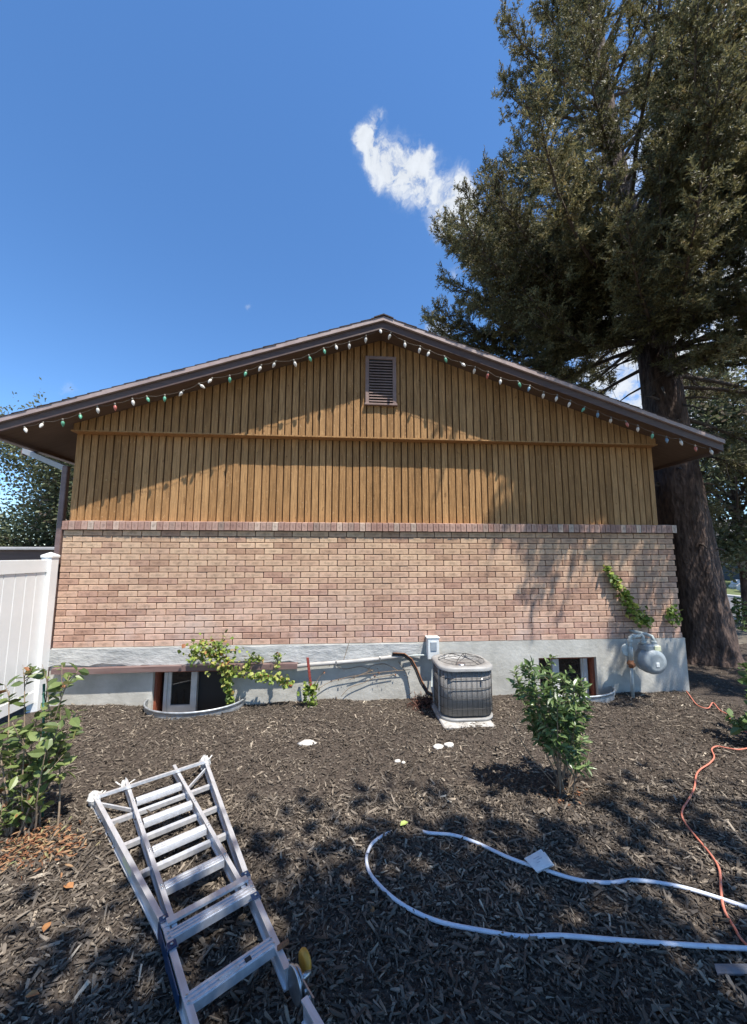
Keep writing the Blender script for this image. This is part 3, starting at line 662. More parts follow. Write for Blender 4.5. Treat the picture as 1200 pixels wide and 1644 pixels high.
# ================================================================== THINGS ON THE WALL
# string of lights along the rake
bul = [(40, 688, 'w'), (70, 681, 'w'), (101, 676, 'g'), (129, 667, 'g'), (157, 655, 'w'), (185, 651, 'r'), (213, 643, 'w'), (236, 639, 'g'), (265, 637, 'g'), (295, 630, 'w'), (320, 619, 'w'), (341, 610, 'w'), (369, 606, 'g'), (396, 598, 'g'), (420, 589, 'w'), (443, 583, 'w'), (472, 581, 'w'), (496, 573, 'g'), (520, 562, 'g'), (539, 556, 'w'), (561, 552, 'w'), (588, 542, 'w'), (610, 531, 'w'), (628, 537, 'w'), (650, 551, 'w'), (675, 559, 'w'), (690, 566, 'w'), (714, 575, 'g'), (740, 585, 'w'), (763, 592, 'w'), (784, 600, 'r'), (804, 610, 'w'), (832, 615, 'g'), (851, 622, 'b'), (873, 632, 'w'), (895, 637, 'w'), (916, 646, 'w'), (939, 656, 'g'), (960, 663, 'b'), (981, 673, 'w'), (1005, 679, 'r'), (1024, 686, 'w'), (1048, 697, 'g'), (1070, 704, 'b'), (1092, 708, 'w'), (1116, 718, 'r'), (1140, 723, 'w')]
ybulb = YF+.016
ls_ = thing('light_string', 'string of faded coloured holiday bulbs hanging along the gable roof edge', 'string lights', (RX, ybulb, 4.3))
sock = []; bm_ = {}
for cname, mm in (('w', 'white_bulb'), ('g', 'green_bulb'), ('r', 'red_bulb'), ('b', 'blue_bulb')):
    b = MB(); b.lathe([(.009, 0), (.014, -.006), (.0175, -.02), (.016, -.034), (.009, -.052), (.002, -.062)], (0, 0, -.018), n=10); bm_[cname] = b.mesh('bulb', M[mm])
sk = MB(); sk.lathe([(.006, .012), (.0095, .008), (.0095, -.02), (.007, -.022)], (0, 0, 0), n=8); skm = sk.mesh('socket', M['wire'])
for x, y, c in bul:
    p = on_y(x, y-2.5, ybulb); sock.append(p)
    rot = Euler((random.gauss(0, .25), random.gauss(0, .35), 0)).to_matrix().to_4x4(); mw = Matrix.Translation(Vector(p))@rot@Matrix.Scale(1.2, 4)
    o = bpy.data.objects.new('bulb', bm_[c]); link(o, ls_, mw)
    s = bpy.data.objects.new('socket', skm); link(s, o, mw)
wp = []
for i in range(len(sock)-1):
    for t in np.linspace(0, 1, 5)[:-1]:
        p = sock[i]*(1-t)+sock[i+1]*t; p[2] += .012-.018*math.sin(math.pi*t)+random.gauss(0, .002); p[1] = ybulb+random.gauss(0, .003); wp.append(p)
wm = MB(); wm.tube(wp, .0022, 5); wm.build('wire', M['wire'], ls_)

# brown drain pipe along the foundation
dp = thing('drain_pipe', 'long brown downspout pipe running along the foundation above the left basement window', 'pipe', (1.6, -.09, -.25))
P = [on_y(x, y+4, -.06) for x, y in ((86, 1073), (140, 1073), (250, 1069), (320, 1067.5), (400, 1066), (478, 1064.5))]
t = MB()
for i in range(len(P)-1): 
    t.bar(P[i], P[i+1]+(P[i+1]-P[i])*.001, .085, .066)
t.build('pipe_section', M['brownpipe'], dp)
for q in (P[1]*.6+P[2]*.4, P[4]): 
    t = MB(); t.bbox(q[0]-.012, q[0]+.012, -.106, -.0165, q[2]-.037, q[2]+.037, .003); t.build('pipe_strap', M['brownpipe'], dp)
cn = thing('conduit_run', 'pale weathered conduit rising from the brown pipe to the air conditioner hose', 'conduit', (4.0, -.06, -.2))
P = [on_y(x, y+3, -.06) for x, y in ((440, 1071), (500, 1064), (540, 1061), (575, 1058), (610, 1054.5), (648, 1049.5))]
t = MB(); t.tube(P, .028, 10); t.build('conduit', M['taupepipe'], cn)
for k in (2, 4): t = MB(); t.bbox(P[k][0]-.01, P[k][0]+.01, -.09, -.0165, P[k][2]-.032, P[k][2]+.032, .003); t.build('conduit_strap', M['steel'], cn)

# disconnect box
db = thing('disconnect_box', 'pale grey electrical disconnect box on the wall above the air conditioner', 'electrical box', (5.0, -.06, -.06))
t = MB(); t.bbox(4.925, 5.085, -.12, -.001, -.205, .075, .008); t.build('box_body', M['boxgrey'], db)
t = MB(); t.bbox(4.915, 5.095, -.128, .011, .076, .088, .003); t.build('box_lid', M['boxgrey'], db)
t = MB(); t.bbox(4.965, 5.05, -.128, -.1195, -.09, .03, .003); t.build('box_window', M['panel'], db)
t = MB(); t.tube([(4.93, -.05, -.16), (4.86, -.05, -.162), (4.75, -.045, -.165), (4.63, -.05, -.175)], .012, 8); t.build('side_conduit', M['pipegrey'], db)
t = MB(); t.tube([(5.0, -.05, -.2), (5.0, -.052, -.3), (4.995, -.06, -.42), (4.97, -.12, -.55), (4.95, -.3, -.6)], .013, 8); t.build('down_conduit', M['pipegrey'], db)

# refrigerant line
t = MB(); hp = [on_y(x, y, Y) for x, y, Y in ((630, 1050, -.075), (648, 1051, -.08), (660, 1060, -.09), (668, 1075, -.12), (676, 1095, -.17), (686, 1112, -.24), (702, 1120, -.38))]
o = thing('refrigerant_line', 'black foam covered hose curving down the wall into the air conditioner', 'hose', hp[3]); t.tube(hp, .021, 10); t.build('foam_sleeve', M['black'], o)
t = MB(); t.tube([p+np.array([.012, -.022, .02]) for p in hp], .008, 8); t.build('copper_tube', M['rust'], o)

# ---------------------------------------------------------------- air conditioner
def rrect(x0, x1, y0, y1, r, n=7):
    pts = []
    for cx, cy, a0 in ((x1-r, y1-r, 0), (x0+r, y1-r, 90), (x0+r, y0+r, 180), (x1-r, y0+r, 270)):
        for k in range(n+1): a = math.radians(a0+90*k/n); pts.append((cx+r*math.cos(a), cy+r*math.sin(a)))
    return pts
AX0, AX1, AY0, AY1, AZ0, AZ1 = 4.905, 5.545, -.94, -.33, -.655, -.085
t = MB(); t.bbox(AX0-.01, AX1-.06, AY0-.10, AY1+.06, -.78, AZ0-.018, .012)
tag(t.build('concrete_pad', M['pad']), 'chalky white concrete pad under the air conditioner', 'pad')
ac = thing('air_conditioner', 'square outdoor air conditioner unit with dark wire-guarded sides and beige top rim', 'air conditioner', ((AX0+AX1)/2, (AY0+AY1)/2, AZ0-.005))
RR = .17
t = MB(); t.prism_z(rrect(AX0+.015, AX1-.015, AY0+.015, AY1-.015, RR-.015), AZ0+.04, AZ1-.04, True); t.build('coil', M['accoil'], ac)
t = MB(); t.prism_z(rrect(AX0+.0, AX1-.0, AY0+.0, AY1-.0, RR), AZ0-.017, AZ0+.016, True); t.build('base_pan', M['acmetal'], ac)
# top rim: ring around the fan opening
cxa, cya = (AX0+AX1)/2, (AY0+AY1)/2; outer = rrect(AX0-.012, AX1+.012, AY0-.012, AY1+.012, RR); n = len(outer)
inn = [(cxa+.285*math.cos(math.atan2(y-cya, x-cxa)), cya+.285*math.sin(math.atan2(y-cya, x-cxa))) for x, y in outer]
t = MB(); vs = [(x, y, AZ1-.036) for x, y in outer]+[(x, y, AZ1-.008) for x, y in outer]+[(cxa+(x-cxa)*.97, cya+(y-cya)*.97, AZ1+.004) for x, y in outer]+[(x, y, AZ1+.02) for x, y in inn]+[(cxa+(x-cxa)*.97, cya+(y-cya)*.97, AZ1-.10) for x, y in inn]
t.add(vs, [(r*n+i, r*n+(i+1) % n, (r+1)*n+(i+1) % n, (r+1)*n+i) for r in range(4) for i in range(n)], True); t.build('top_rim', M['acmetal'], ac)
t = MB(); t.lathe([(.262, AZ1-.14), (.262, AZ1-.1)], (cxa, cya, 0), n=32); t.build('fan_well', M['accoil'], ac)
fanb = MB()
for k in range(4):
    a = k*math.pi/2+.4; fanb.add([(cxa+.05*math.cos(a), cya+.05*math.sin(a), AZ1-.06), (cxa+.24*math.cos(a-.3), cya+.24*math.sin(a-.3), AZ1-.075), (cxa+.24*math.cos(a+.35), cya+.24*math.sin(a+.35), AZ1-.04), (cxa+.05*math.cos(a+.6), cya+.05*math.sin(a+.6), AZ1-.05)], [(0, 1, 2, 3)])
fanb.lathe([(.06, -.02), (.07, 0), (.05, .03)], (cxa, cya, AZ1-.055), n=14); fanb.build('fan', M['steel'], ac)
t = MB()
for r_, zz in ((.08, .055), (.15, .05), (.22, .038), (.275, .02)): t.tube([(cxa+r_*math.cos(a), cya+r_*math.sin(a), AZ1+zz) for a in np.linspace(0, 2*math.pi, 33)], .002, 5)
for k in range(6):
    a = k*math.pi/3; t.tube([(cxa+r_*math.cos(a), cya+r_*math.sin(a), AZ1+zz) for r_, zz in ((.0, .058), (.10, .055), (.18, .046), (.285, .016))], .004, 5)
t.build('fan_grille', M['acwire'], ac)
t = MB(); rp_ = rrect(AX0+.004, AX1-.004, AY0+.004, AY1-.004, RR-.004, 5)
for zz in np.linspace(AZ0+.12, AZ1-.12, 4): t.tube([(x, y, zz) for x, y in rp_+rp_[:1]], .0032, 5)
per = []; 
for i in range(len(rp_)):
    a, b = np.array(rp_[i]), np.array(rp_[(i+1) % len(rp_)]); L_ = np.linalg.norm(b-a)
    for q in np.arange(0, L_, .062): per.append(a+(b-a)*q/L_)
for p in per: t.tube([(p[0], p[1], AZ0+.04), (p[0], p[1], AZ1-.04)], .0024, 4)
t.build('wire_guard', M['acwire'], ac)
for qx, qy in ((AX0-.004, AY0+.16), (AX1-.016, AY0+.16), (AX0-.004, AY1-.16), (AX1-.016, AY1-.16)):
    t = MB(); t.bbox(qx, qx+.02, qy-.012, qy+.012, AZ0+.045, AZ1-.05, .004); t.build('corner_post', M['acmetal'], ac)
t = MB(); t.bbox(AX1-.18, AX1-.165, AY0-.006, AY0+.004, AZ1-.165, AZ1-.12, .002); t.build('maker_badge', M['steel'], ac)

# ---------------------------------------------------------------- gas meter
gm = thing('gas_meter', 'grey gas meter with looping pipes and rusty valve at the right end of the foundation', 'gas meter', (7.85, -.2, -.7))
def P3(x, y, Y): return on_y(x, y, Y)
t = MB(); a = P3(1016, 1113, -.24); b = P3(1014, 1070, -.24); t.tube([(a[0], -.24, a[2]-.06), tuple(b)], .021, 10); t.build('riser_pipe', M['pipegrey'], gm)
vx, vz = b[0], b[2]
t = MB(); t.lathe([(.02, -.05), (.034, -.04), (.034, -.015), (.045, -.01), (.045, .02), (.034, .025), (.034, .05), (.02, .055)], (vx, -.24, vz+.03), n=12); t.lathe([(.022, -.06), (.022, .06)], (vx, -.24, vz+.03), 'y', n=10); t.build('shutoff_valve', M['rust'], gm)
ztop = .085; xr = vx+.005
t = MB(); t.tube([(vx, -.24, vz+.08), (xr, -.24, ztop-.04), (xr+.008, -.24, ztop-.012), (xr+.035, -.24, ztop), (xr+.15, -.24, ztop+.01)], .024, 10)
t.lathe([(.031, -.02), (.034, -.015), (.034, .015), (.031, .02)], (xr, -.24, ztop-.06), n=10); t.lathe([(.031, -.02), (.034, .0), (.031, .02)], (xr+.05, -.24, ztop+.002), 'x', n=10); t.build('inlet_pipe', M['pipegrey'], gm)
t = MB(); t.lathe([(.02, -.07), (.03, -.06), (.03, .06), (.02, .07)], (xr, -.24, vz+.2), n=10); t.lathe([(.075, -.014), (.085, -.008), (.085, .008), (.075, .014), (.03, .03), (.025, .06)], (xr-.035, -.215, vz+.215), 'y', n=18); t.build('regulator', M['pipegrey'], gm)
mx, mz = vx+.27, vz+.11
t = MB()
t.lathe([(.10, -.13), (.155, -.115), (.168, -.08), (.168, -.01), (.172, -.008), (.172, .008), (.168, .01), (.165, .07), (.15, .10), (.09, .115)], (mx, -.24, mz-.03), 'y', n=26)
t.build('meter_body', M['greypaint'], gm)
t = MB(); t.bbox(mx-.10, mx+.10, -.34, -.15, mz+.10, mz+.195, .02); t.build('meter_head', M['greypaint'], gm)
t = MB(); t.bbox(mx+.0, mx+.095, -.352, -.3405, mz+.112, mz+.185, .006); t.build('index_label', M['label'], gm)
t = MB(); t.bbox(mx-.015, mx+.035, -.376, -.367, mz-.09, mz-.03, .004); t.build('meter_badge', M['boxgrey'], gm)
t = MB(); t.tube([(mx-.075, -.25, mz+.19), (mx-.075, -.25, ztop-.01), (mx-.085, -.245, ztop+.02), (xr+.13, -.24, ztop+.012)], .022, 10); t.lathe([(.034, -.018), (.036, 0), (.034, .018)], (mx-.075, -.25, mz+.215), n=10); t.build('meter_inlet', M['pipegrey'], gm)
t = MB(); t.tube([(mx+.075, -.25, mz+.19), (mx+.075, -.25, ztop-.04), (mx+.06, -.245, ztop+.0), (mx+.02, -.2, ztop+.02), (mx-.05, -.08, ztop+.03), (mx-.06, -.001, ztop+.03)], .022, 10); t.lathe([(.034, -.018), (.036, 0), (.034, .018)], (mx+.075, -.25, mz+.215), n=10); t.build('outlet_pipe', M['pipegrey'], gm)

# red stake
t = MB(); a = on_y(494, 1056, -.17); b = on_y(501, 1118, -.17); t.bar(b, a, .028, .03, up=(0, 1, 0)); t.bar(b+np.array([.006, -.017, 0]), a+np.array([.006, -.017, 0]), .03, .004, up=(0, 1, 0))
tag(t.build('metal_stake', M['redstake']), 'short red painted metal stake leaning by the foundation wall', 'stake')

# ================================================================== FENCE
fx = -.075
fe = thing('vinyl_fence', 'white vinyl privacy fence running from the left corner of the house', 'fence', (fx, -1.2, -.74))
def fence_post(y):
    p = MB(); p.bbox(fx-.064, fx+.064, y-.064, y+.064, -1.3, 1.17, .004); o = p.build('fence_post', M['vinyl'], fe)
    c = MB(); c.bbox(fx-.073, fx+.073, y-.073, y+.073, 1.171, 1.203, .004); c.add([(fx-.069, y-.069, 1.2035), (fx+.069, y-.069, 1.2035), (fx+.069, y+.069, 1.2035), (fx-.069, y+.069, 1.2035), (fx, y, 1.245)], [(0, 1, 4), (1, 2, 4), (2, 3, 4), (3, 0, 4), (3, 2, 1, 0)]); c.build('post_cap', M['vinyl'], o)
for y in (-.08, -2.45, -4.82): fence_post(y)
for y0, y1 in ((-2.386, -.144), (-4.756, -2.514)):
    r = MB(); r.bbox(fx-.022, fx+.022, y0, y1, .985, 1.145, .004); r.build('top_rail', M['vinyl'], fe)
    r = MB(); r.bbox(fx-.022, fx+.022, y0, y1, -.62, -.48, .004); r.build('bottom_rail', M['vinyl'], fe)
    npk = 15; pw = (y1-y0)/npk; pk = MB(); pk.bbox(-.011, .011, .003, pw-.003, -.479, .984, .004); pm = pk.mesh('picket', M['vinyl'])
    for i in range(npk): o = bpy.data.objects.new('picket', pm); link(o, fe, Matrix.Translation((fx, y0+i*pw, 0)))

# low roof and brick stub seen behind the fence
sh = thing('patio_shelter', 'low dark brown patio shelter with grey roof edge behind the white fence', 'shelter', (-2.2, 3.2, -.95))
t = MB(); t.bbox(-5.2, -.12, 2.6, 5.4, 1.30, 1.36, .01); t.build('flat_roof', M['gutter'], sh)
t = MB(); t.box(-5.15, -.15, 2.68, 2.74, .92, 1.2995); t.build('roof_beam', M['fascia'], sh)
for x in (-5.0, -2.7, -.42): t = MB(); t.bbox(x, x+.16, 2.8, 2.96, -1.1, 1.299, .01); t.build('shelter_post', M['redwood'], sh)
t = MB(); t.box(-5.1, -.2, 5.2, 5.3, -1.1, 1.299); t.build('rear_wall', M['fascia'], sh)

# ================================================================== LADDER
Lo = np.array([3.338, -3.208]); ua = math.radians(124.9)
gl0 = float(bed_z(*Lo)); tip = Lo+1.65*np.array([math.cos(ua), math.sin(ua)]); slope = (float(bed_z(*tip))-gl0)/1.65
lrot = Matrix.Rotation(ua, 4, 'Z')@Matrix.Rotation(-math.atan(slope), 4, 'Y')
lad = thing('folding_ladder', 'silver aluminium folding ladder with blue brackets lying on the mulch', 'ladder', (Lo[0], Lo[1], gl0+.012), rot=lrot)
LM = WM[lad.name]
def lbuild(mb, name, m, parent=None): return mb.build(name, M[m], parent or lad, LM)
# local axes: x along the ladder (away from the camera), y to the left, z up
def chan(mb, a, b, w=.026, h=.078, z=.062, flange=1):
    """I-section rail: web and two flanges"""
    a = np.array([a[0], a[1], z]); b = np.array([b[0], b[1], z]); mb.bar(a, b, w*.35, h-.016)
    for s in (-1, 1): mb.bar(a+np.array([0, 0, s*(h-.008)/2]), b+np.array([0, 0, s*(h-.008)/2]), w, .008)
    return mb
def rung(mb, x, y0, y1, z=.078, d=.058, h=.034):
    """flat-topped rung with three tread ridges"""
    mb.bar((x, y0, z), (x, y1, z), d, h)
    for q in (-.019, 0, .019): mb.bar((x+q, y0, z+h/2+.0018), (x+q, y1, z+h/2+.0018), .009, .004)
    return mb
Lb, Rb = .372, -.012          # left and right outer rails at the brackets
Ll, Rl = .555, -.215          # and at their flared ends
xb, xe = .075, 1.60
R2 = .034                      # the near half runs slightly inward on the right
def near(y): return y if y > .2 else R2
for y0, y1 in ((Lb, Ll), (Rb, Rl)):
    lbuild(chan(MB(), (xb, y0), (xe, y1)), 'outer_rail', 'alu'); lbuild(chan(MB(), (-.46, near(y0)), (xb-.004, y0)), 'outer_rail', 'alu')
for y0 in (.340, .022): lbuild(chan(MB(), (.02, y0), (1.70, y0+(.012 if y0 > .2 else -.012)), w=.022, h=.066, z=.066), 'inner_rail', 'alu')
for x in (1.345, 1.03, .69, .345): lbuild(rung(MB(), x, .328, .034), 'rung', 'alu')
for x, e_ in ((.02, Rb+.012), (-.315, R2-.004)): lbuild(rung(MB(), x, Lb-.006, e_, z=.082), 'rung', 'alu')
t = MB(); t.bar((.085, Lb-.005, .108), (.085, Rb+.005, .108), .036, .012); lbuild(t, 'cross_bar', 'alu')
yw = lambda s, x: (Lb+(Ll-Lb)*(x-xb)/(xe-xb)) if s > 0 else (Rb+(Rl-Rb)*(x-xb)/(xe-xb))
t = MB(); t.bar((1.535, yw(1, 1.535), .115), (1.535, yw(-1, 1.535), .115), .022, .02); lbuild(t, 'foot_bar', 'alu')
for x in (1.26, .93, .60): t = MB(); t.bar((x, yw(1, x), .042), (x, yw(-1, x), .042), .034, .026); lbuild(t, 'lower_rung', 'alu')
t = MB(); t.bar((1.50, yw(-1, 1.5)+.01, .07), (1.30, .01, .05), .012, .02); lbuild(t, 'diagonal_brace', 'alu')
t = MB(); t.bar((1.52, yw(1, 1.5)-.01, .07), (1.30, .35, .05), .012, .02); lbuild(t, 'diagonal_brace', 'alu')
for x in (.12, -.045):
    for y, s in ((Lb, 1), (Rb+(.012 if x < 0 else 0), -1)):
        t = MB(); t.bbox(x-.02, x+.02, y-.019, y+.019, .1025, .1085, .002); t.bbox(x-.02, x+.02, y+s*.0145, y+s*.0195, .02, .102, .002); br = lbuild(t, 'blue_bracket', 'blue')
        t = MB(); t.lathe([(.006, 0), (.006, .004), (.003, .006)], (x, y, .1087), n=8); lbuild(t, 'rivet', 'steel', br)
t = MB(); t.bbox(-.26, .15, Lb+.0145, Lb+.019, .03, .085, .002); lbuild(t, 'blue_side_plate', 'blue')
# rivets where the rungs meet the rails, worn stickers
rv = MB(); rv.lathe([(.0065, 0), (.006, .003), (.003, .005)], (0, 0, 0), n=8); rvm = rv.mesh('rivet', M['steel'])
for x, ys in ((1.345, (.342, .012)), (1.03, (.342, .014)), (.69, (.342, .016)), (.345, (.341, .019)), (.02, (Lb, Rb)), (-.315, (Lb, R2))):
    for y in ys:
        for q in (-.014, .014):
            o = bpy.data.objects.new('rivet', rvm); link(o, lad, LM@Matrix.Translation((x+q, y, .1012 if x < .1 else .0992)))
t = MB(); t.bar((-.322, .155, .1034), (-.322, .13, .1034), .022, .0012); lbuild(t, 'dark_sticker', 'black')
t = MB(); t.bar((-.325, .26, .1034), (-.325, .18, .1034), .014, .001); lbuild(t, 'worn_sticker', 'tape')
for x0, x1, m_ in ((.95, 1.12, 'tape'), (.62, .78, 'label'), (1.2, 1.28, 'panel')):
    t = MB(); t.bar((x0, yw(1, x0)+.0055, .062), (x1, yw(1, x1)+.0055, .062), .002, .045); lbuild(t, 'rail_sticker', m_)
# frayed tape over the rail ends
def wad(c, r, seed):
    rr = np.random.default_rng(seed); m = MB(); n = 10; k = 7; vs = []
    for i in range(k+1):
        th = math.pi*i/k
        for j in range(n):
            ph = 2*math.pi*j/n; q = r*(1+rr.normal(0, .16)); vs.append((c[0]+q*math.sin(th)*math.cos(ph)*1.2, c[1]+q*math.sin(th)*math.sin(ph)*.8, max(.0, c[2]+q*math.cos(th)*1.1)))
    m.add(vs, [(i*n+j, i*n+(j+1) % n, (i+1)*n+(j+1) % n, (i+1)*n+j) for i in range(k) for j in range(n)])
    for q in range(5):
        a = rr.uniform(-1.2, 1.2); p = np.array(c)+np.array([.03*math.cos(a), .03*math.sin(a), 0]); e = p+np.array([.05*math.cos(a), .05*math.sin(a), rr.uniform(-.04, .03)]); e[2] = max(e[2], .01); m.bar(p, e, .012, .002)
    return m
lbuild(wad((xe+.015, Ll, .07), .05, 1), 'tape_wrap', 'tape'); lbuild(wad((xe+.015, Rl, .07), .05, 2), 'tape_wrap', 'tape'); lbuild(wad((1.70, .357, .06), .036, 3), 'tape_wrap', 'tape')
# hinge, lock knob and second half
for y in (R2, Lb):
    s = 1 if y == Lb else -1; out = .012*s
    hg = MB(); hg.lathe([(.055, -.006), (.06, -.004), (.06, .004), (.055, .006)], (-.50, y+out, .065), 'y', n=20); hg.lathe([(.05, -.005), (.05, .005)], (-.50, y+out+.016*s, .065), 'y', n=20)
    hg.bar((-.50, y+out, .065), (-.40, y+out, .065), .006, .07); hg.bar((-.50, y+out+.016*s, .065), (-.62, y+out+.016*s, .062), .006, .07)
    for q in (-.42, -.45, -.57, -.6): hg.lathe([(.007, -.006), (.007, .006)], (q, y+out+s*.012, .085), 'y', n=8)
    h = lbuild(hg, 'hinge', 'steel')
    t = MB(); t.lathe([(.012, 0), (.012, .05)] if s > 0 else [(.012, -.05), (.012, 0)], (-.50, y+out+s*.02, .065), 'y', n=10); lbuild(t, 'hinge_pin', 'steel', h)
    k0 = y+out+s*.068
    t = MB(); t.lathe([(.030, -.014), (.038, -.010), (.042, 0), (.038, .010), (.030, .014)], (-.46, k0, .078), 'y', n=14); lbuild(t, 'lock_knob', 'yellow', h)
    lbuild(chan(MB(), (-.60, y), (-1.9, y-.0)), 'outer_rail', 'alu')
for x in (-.72, -1.05, -1.38, -1.71): lbuild(rung(MB(), x, Lb-.006, R2+.006, z=.082), 'rung', 'alu')
t = MB(); t.bar((-.37, R2-.05, .11), (-.37, R2+.0, .11), .012, .014); lbuild(t, 'pivot_bolt', 'rust')

# ================================================================== HOSE, CORD, LITTER
def smooth_path(P, n=6):
    P = [np.array(p, float) for p in P]; out = []
    for i in range(len(P)-1):
        p0, p1, p2, p3 = P[max(i-1, 0)], P[i], P[i+1], P[min(i+2, len(P)-1)]
        for t in np.arange(n)/n: out.append(.5*((2*p1)+(-p0+p2)*t+(2*p0-5*p1+4*p2-p3)*t*t+(-p0+3*p1-3*p2+p3)*t**3))
    out.append(P[-1]); return out
def on_bed(pts, h): return [ground(x, y, h) for x, y in pts]
hpx = [(1330, 1531), (1200, 1523), (1100, 1517), (1000, 1510), (900, 1502), (840, 1499), (780, 1495), (700, 1478), (640, 1448), (600, 1410), (589, 1385), (592, 1365), (605, 1348)]
h1 = on_bed(hpx, .02); h1[5][2] -= .012
mid = [ground(640, 1330, -.02), ground(665, 1331, -.02)]
h2 = on_bed([(688, 1337), (730, 1341), (770, 1355), (820, 1378), (870, 1395), (930, 1413), (980, 1417), (1020, 1413), (1080, 1421), (1130, 1434), (1200, 1457), (1330, 1500)], .02)
t = MB(); t.tube(smooth_path(h1+mid+h2), .0098, 10)
tag(t.build('white_tubing', M['hose']), 'bluish white plastic tubing looped across the dark mulch', 'tubing')
# tag of folded paper
tp = ground(865, 1383, .035); pt = thing('paper_tag', 'small white folded paper tag resting on the looped tubing', 'tag', tp)
t = MB(); c = [ground(x, y, h) for x, y, h in ((842, 1378, .05), (869, 1363, .06), (889, 1388, .055), (862, 1400, .045))]
def sheet(c, th=.0015, nseg=4, bend=.006):
    m = MB(); vs = []
    for i in range(nseg+1):
        u = i/nseg
        for j in range(nseg+1):
            v = j/nseg; p = (c[0]*(1-u)+c[1]*u)*(1-v)+(c[3]*(1-u)+c[2]*u)*v; p = p+np.array([0, 0, bend*math.sin(math.pi*u)*math.sin(math.pi*v)]); vs.append(p)
    k = (nseg+1)**2; vs2 = vs+[p-np.array([0, 0, th]) for p in vs]; q = nseg+1
    m.add(vs2, [(i*q+j, i*q+j+1, (i+1)*q+j+1, (i+1)*q+j) for i in range(nseg) for j in range(nseg)]+[(k+i*q+j, k+(i+1)*q+j, k+(i+1)*q+j+1, k+i*q+j+1) for i in range(nseg) for j in range(nseg)])
    return m
sheet(c).build('front_leaf', M['paper'], pt)
for u0, u1, v in ((.3, .62, .35), (.38, .7, .48), (.3, .5, .62)):
    q0, q1 = [(c[0]*(1-u)+c[1]*u)*(1-v)+(c[3]*(1-u)+c[2]*u)*v+np.array([0, 0, .0075]) for u in (u0, u1)]
    t = MB(); t.bar(q0, q1, .003, .0006); t.build('faded_print', M['ink'], pt)
c2 = [p+np.array([.008, .004, -.008]) for p in c]; c2[1] = c2[1]+np.array([.012, -.006, -.006]); sheet(c2, bend=-.004).build('rear_leaf', M['paper'], pt)

cpx = [(1290, 1600), (1200, 1518), (1180, 1490), (1163, 1460), (1158, 1430), (1155, 1395), (1140, 1370), (1115, 1340), (1097, 1315), (1096, 1300), (1105, 1285), (1115, 1265), (1118, 1245), (1125, 1235), (1140, 1225), (1147, 1215), (1143, 1203), (1152, 1198), (1168, 1201), (1190, 1203), (1215, 1195), (1205, 1180), (1185, 1168), (1173, 1158), (1170, 1148), (1156, 1140), (1145, 1128), (1137, 1137), (1120, 1132), (1108, 1117), (1102, 1109)]
t = MB(); t.tube(smooth_path(on_bed(cpx, .022)), .0062, 8)
tag(t.build('extension_cord', M['cord']), 'salmon red extension cord winding over the mulch beside the tubing', 'cord')
c = [ground(x, y, .022) for x, y in ((1147, 1547), (1235, 1547), (1237, 1564), (1152, 1563))]
o = sheet(c, th=.006, bend=.004).build('plastic_strip', M['plastic']); tag(o, 'cloudy grey plastic strip lying on the mulch below the tubing', 'strip')

def pebble(px, py, rx, ry, rz, seed, m, label, cat='stone', group=None, name='flat_stone'):
    rr = np.random.default_rng(seed); p = ground(px, py, rz*.6); b = MB(); n, k = 10, 6; vs = []
    for i in range(k+1):
        th = math.pi*i/k
        for j in range(n):
            ph = 2*math.pi*j/n; q = 1+rr.normal(0, .1); vs.append((p[0]+rx*q*math.sin(th)*math.cos(ph), p[1]+ry*q*math.sin(th)*math.sin(ph), p[2]+rz*q*math.cos(th)))
    b.add(vs, [(i*n+j, i*n+(j+1) % n, (i+1)*n+(j+1) % n, (i+1)*n+j) for i in range(k) for j in range(n)], True)
    tag(b.build(name, M[m]), label, cat, group)
pebble(493, 1193, .095, .055, .02, 1, 'stone', 'flat white stone alone on the mulch left of the air conditioner', group='pale stones on the mulch')
pebble(704, 1199, .055, .045, .02, 2, 'stone', 'left of two pale stones side by side in front of the air conditioner pad', group='pale stones on the mulch')
pebble(721, 1196, .055, .04, .02, 3, 'stone', 'right of two pale stones side by side in front of the air conditioner pad', group='pale stones on the mulch')
pebble(639, 1222, .03, .025, .012, 4, 'stone', 'small pale pebble in mid bed, nearest below the two paired stones', group='pale stones on the mulch')
pebble(598, 1460, .014, .02, .008, 5, 'litter_leaf', 'tan nut husk on shaded mulch left of the tubing bend', 'husk', name='nut_husk')
pebble(648, 1224, .02, .02, .01, 6, 'stone', 'tiny pale pebble touching a slightly larger pebble in mid bed', group='pale stones on the mulch')

def leaf_shape():
    """pointed leaf along +x, unit length, folded along the midrib: 6 verts, 4 quads-as-tris"""
    V = np.array([[0, 0, 0], [.35, .28, .07], [.35, -.28, .07], [.7, .22, .05], [.7, -.22, .05], [1, 0, -.06], [.35, 0, 0], [.7, 0, -.01]])
    F = np.array([[0, 6, 1], [0, 2, 6], [6, 7, 3], [6, 3, 1], [6, 2, 4], [6, 4, 7], [7, 5, 3], [7, 4, 5]])
    return V, F
def place_leaves(name, P, D, S, mat_, parent, rnd, wid=1.0, rg=rng, flat=.5):
    """leaves at P pointing along D with size S; upper face turned mostly upward"""
    V, F = leaf_shape(); V = V*np.array([1, wid, 1]); n = len(P)
    D = D/np.linalg.norm(D, axis=1, keepdims=True); up = np.array([0, 0, 1.])+rg.normal(0, flat, (n, 3)); Y = np.cross(up, D); Y /= np.linalg.norm(Y, axis=1, keepdims=True)+1e-9; Z = np.cross(D, Y)
    Rm = np.stack([D, Y, Z], 2); v = np.einsum('nij,kj->nki', Rm, V)*S[:, None, None]+P[:, None, :]
    f = (np.arange(n)[:, None, None]*len(V)+F[None]).reshape(-1, 3)
    return np_mesh(name, v.reshape(-1, 3), f, M[mat_], parent, rnd=np.repeat(rnd, len(F)))
